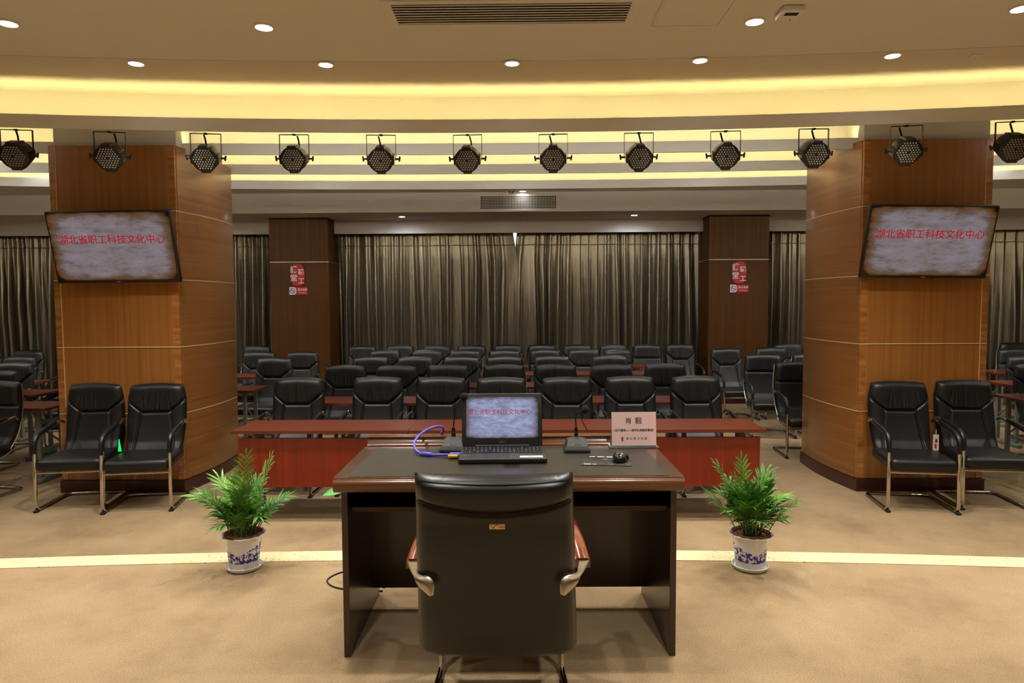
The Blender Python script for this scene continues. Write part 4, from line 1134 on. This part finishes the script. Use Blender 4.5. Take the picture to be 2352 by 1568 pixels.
# ------------------------------------------------------------------ potted palms
def leaflet(mb, base, d, up, L, wdt, droop):
    d = d.normalized(); s = d.cross(up)
    s = s.normalized() if s.length > 1e-4 else Vector((1, 0, 0))
    pr_ = [(0, .15), (.22, .8), (.5, 1.0), (.8, .55), (1, .03)]
    vs = []; fs = []
    for f, ww in pr_:
        c = base + d * (L * f) + Vector((0, 0, -droop * L * f * f))
        nrm = s.cross(d).normalized() * (wdt * .12 * ww)
        vs += [c - s * (wdt * .5 * ww) + nrm, c - nrm * .3, c + s * (wdt * .5 * ww) + nrm]
    for k in range(len(pr_) - 1):
        a = 3 * k
        fs += [(a, a + 1, a + 4, a + 3), (a + 1, a + 2, a + 5, a + 4)]
    mb.add(vs, fs)
def palm(loc, seed, fronds, label):
    rnd = random.Random(seed)
    t = thing('potted_palm', label, 'potted plant', loc, 0, 'potted palms at the stage edge')
    def wav(r, z, a): return r * (1 + (.035 * math.cos(14 * a) if z > .187 and r > .1 else 0))
    MB().lathe([(.070, .010), (.076, .014), (.086, .10), (.092, .152), (.094, .156), (.093, .162), (.095, .168), (.098, .182), (.112, .192), (.118, .196), (.114, .199), (.100, .192), (.092, .180)], 56, rf=wav).build('pot', MAT['pot'], t, smooth=60)
    MB().lathe([(0, .002), (.078, .002), (.088, .006), (.098, .024), (.095, .026), (.084, .012), (0, .011)], 40).build('saucer', MAT['white'], t)
    MB().lathe([(.101, .188), (.104, .203), (.098, .205), (.088, .195), (.086, .170)], 40).build('inner_pot', MAT['terracotta'], t)
    MB().lathe([(0, .180), (.088, .176)], 24).build('soil', MAT['soil'], t)
    for (az, el, L, sc_, droop, young) in fronds:
        az += rnd.uniform(-.08, .08)
        dirv = Vector((math.cos(az), math.sin(az), 0))
        b0 = Vector((rnd.uniform(-.05, .05), rnd.uniform(-.05, .05), .175)) + dirv * .015
        # rachis: rises, then arches outwards
        pts = []
        n = 12
        for k in range(n + 1):
            f = k / n
            out = L * (math.cos(el) * f * .48 + .24 * f * f * math.cos(el))
            rise = L * (math.sin(el) * f * 1.22 - droop * f * f * f)
            pts.append(b0 + dirv * out + Vector((0, 0, rise)))
        fm = MB(); st_ = int(n * .40)
        fm.tube(pts, [.0035 * (1 - .75 * k / n) for k in range(n + 1)], 5)
        m = 11
        for k in range(m):
            f = .42 + .58 * k / (m - 1)
            q = f * n; i0 = min(n - 1, int(q)); base = pts[i0].lerp(pts[i0 + 1], q - i0)
            tg = (pts[i0 + 1] - pts[i0]).normalized()
            sd = tg.cross(Vector((0, 0, 1))); sd = sd.normalized() if sd.length > .05 else Vector((-dirv.y, dirv.x, 0))
            nl = sd.cross(tg).normalized()
            ln = sc_ * (.066 + .040 * math.sin(PI * (k + 1) / (m + 1))) * rnd.uniform(.85, 1.1)
            for s in ((-1, 1) if k < m - 1 else (0,)):
                dd = tg * (.75 + .6 * k / m) + sd * (s * (.9 - .25 * k / m)) + nl * rnd.uniform(.05, .35)
                leaflet(fm, base, dd, nl, ln * 1.12, .0135 * sc_ * rnd.uniform(.8, 1.15), rnd.uniform(.12, .5))
        fm.build('frond', MAT['leaf2'] if young else MAT['leaf'], t, smooth=60)
    for k in range(9):
        a = rnd.uniform(0, 2 * PI); r = rnd.uniform(.0, .06)
        MB().tube([(r * math.cos(a), r * math.sin(a), .17), (r * 1.2 * math.cos(a), r * 1.2 * math.sin(a), .17 + rnd.uniform(.10, .2))], [.005, .0035], 6).build('cane', MAT['stem'], t)
    return t
def frs(seed, n, extra, lean):
    r = random.Random(seed); out = []
    for k in range(n):
        az = 2 * PI * k / n + r.uniform(-.25, .25)
        el = r.uniform(.62, 1.35)
        out.append((az, el, r.uniform(.17, .36) * (1 + lean * math.cos(az)), r.uniform(.75, 1.05), r.uniform(.10, .30), r.random() < .28))
    return out + extra
palm((-1.525, 3.665, ST), 21, frs(4, 36, [(-.75, 1.22, .42, 1.05, .02, True), (.75, 1.12, .40, 1.0, .05, True), (2.6, .85, .38, 1.2, .15, True), (3.3, .75, .36, 1.2, .2, True), (PI, .55, .33, 1.1, .3, True)], -.10), 'potted palm with one tall frond in a blue and white pot, left of the desk')
palm((1.250, 3.665, ST), 22, frs(9, 44, [(2.6, 1.0, .40, 1.1, .10, False), (.5, .95, .38, 1.1, .12, False), (0, .75, .36, 1.1, .2, True), (1.8, 1.3, .36, .9, .02, True)], .06), 'bushy potted palm in a blue and white pot, right of the desk')

# broad-leaved plant hidden behind the desk, one leaf peeping out
t = thing('leafy_plant', 'broad green leaf of a plant peeping out behind the desk corner', 'potted plant', (-.60, 3.60, ST))
MB().lathe([(.06, 0), (.085, .15), (.095, .155), (.095, .165), (.082, .165), (.075, .14), (0, .14)], 28).build('pot', MAT['white'], t)
def big_leaf(stem, tipdir, L, wd):
    stem = [Vector(p) for p in stem]
    MB().tube(spline(stem, 5), .003, 6).build('leaf_stem', MAT['stem'], t)
    b = stem[-1]; d = Vector(tipdir).normalized(); s = d.cross(Vector((0, -.55, 1))).normalized(); nn = s.cross(d)
    vs = []; fs = []; P_ = [(0, .05), (.12, .55), (.3, .95), (.5, 1), (.7, .8), (.88, .4), (1, .02)]
    for f, ww in P_:
        c = b + d * (L * f) - nn * (.12 * L * f * f)
        vs += [c - s * wd * ww + nn * .012 * ww, c, c + s * wd * ww + nn * .012 * ww]
    for k in range(len(P_) - 1): fs += [(3 * k, 3 * k + 1, 3 * k + 4, 3 * k + 3), (3 * k + 1, 3 * k + 2, 3 * k + 5, 3 * k + 4)]
    MB().add(vs, fs).build('leaf', MAT['leaf_broad'], t, smooth=80)
big_leaf([(0, 0, .14), (-.10, .0, .33), (-.26, 0, .445), (-.345, 0, .448)], (-1, 0, -.10), .125, .030)
big_leaf([(0, 0, .14), (.02, .03, .30), (.06, .05, .36)], (.6, .5, .1), .12, .035)
big_leaf([(0, 0, .14), (.0, -.02, .32), (.03, -.03, .40)], (.7, -.3, .0), .12, .034)
big_leaf([(0, 0, .14), (-.04, .02, .28), (-.08, .04, .34)], (-.4, .5, .0), .11, .034)

# black lead on the stage floor beside the desk
o = MB().tube(spline([(-.70, 3.40, .004), (-.85, 3.66 - .03, .004), (-.97, 3.60, .004), (-1.02, 3.50, .004), (-.96, 3.41, .004), (-.84, 3.37, .004), (-.70, 3.36, .004)]), .004, 6).build('power_lead', MAT['rubber'])
o.location = (0, 0, ST); tag(o, 'thin black power lead looping on the carpet left of the desk', 'cable')
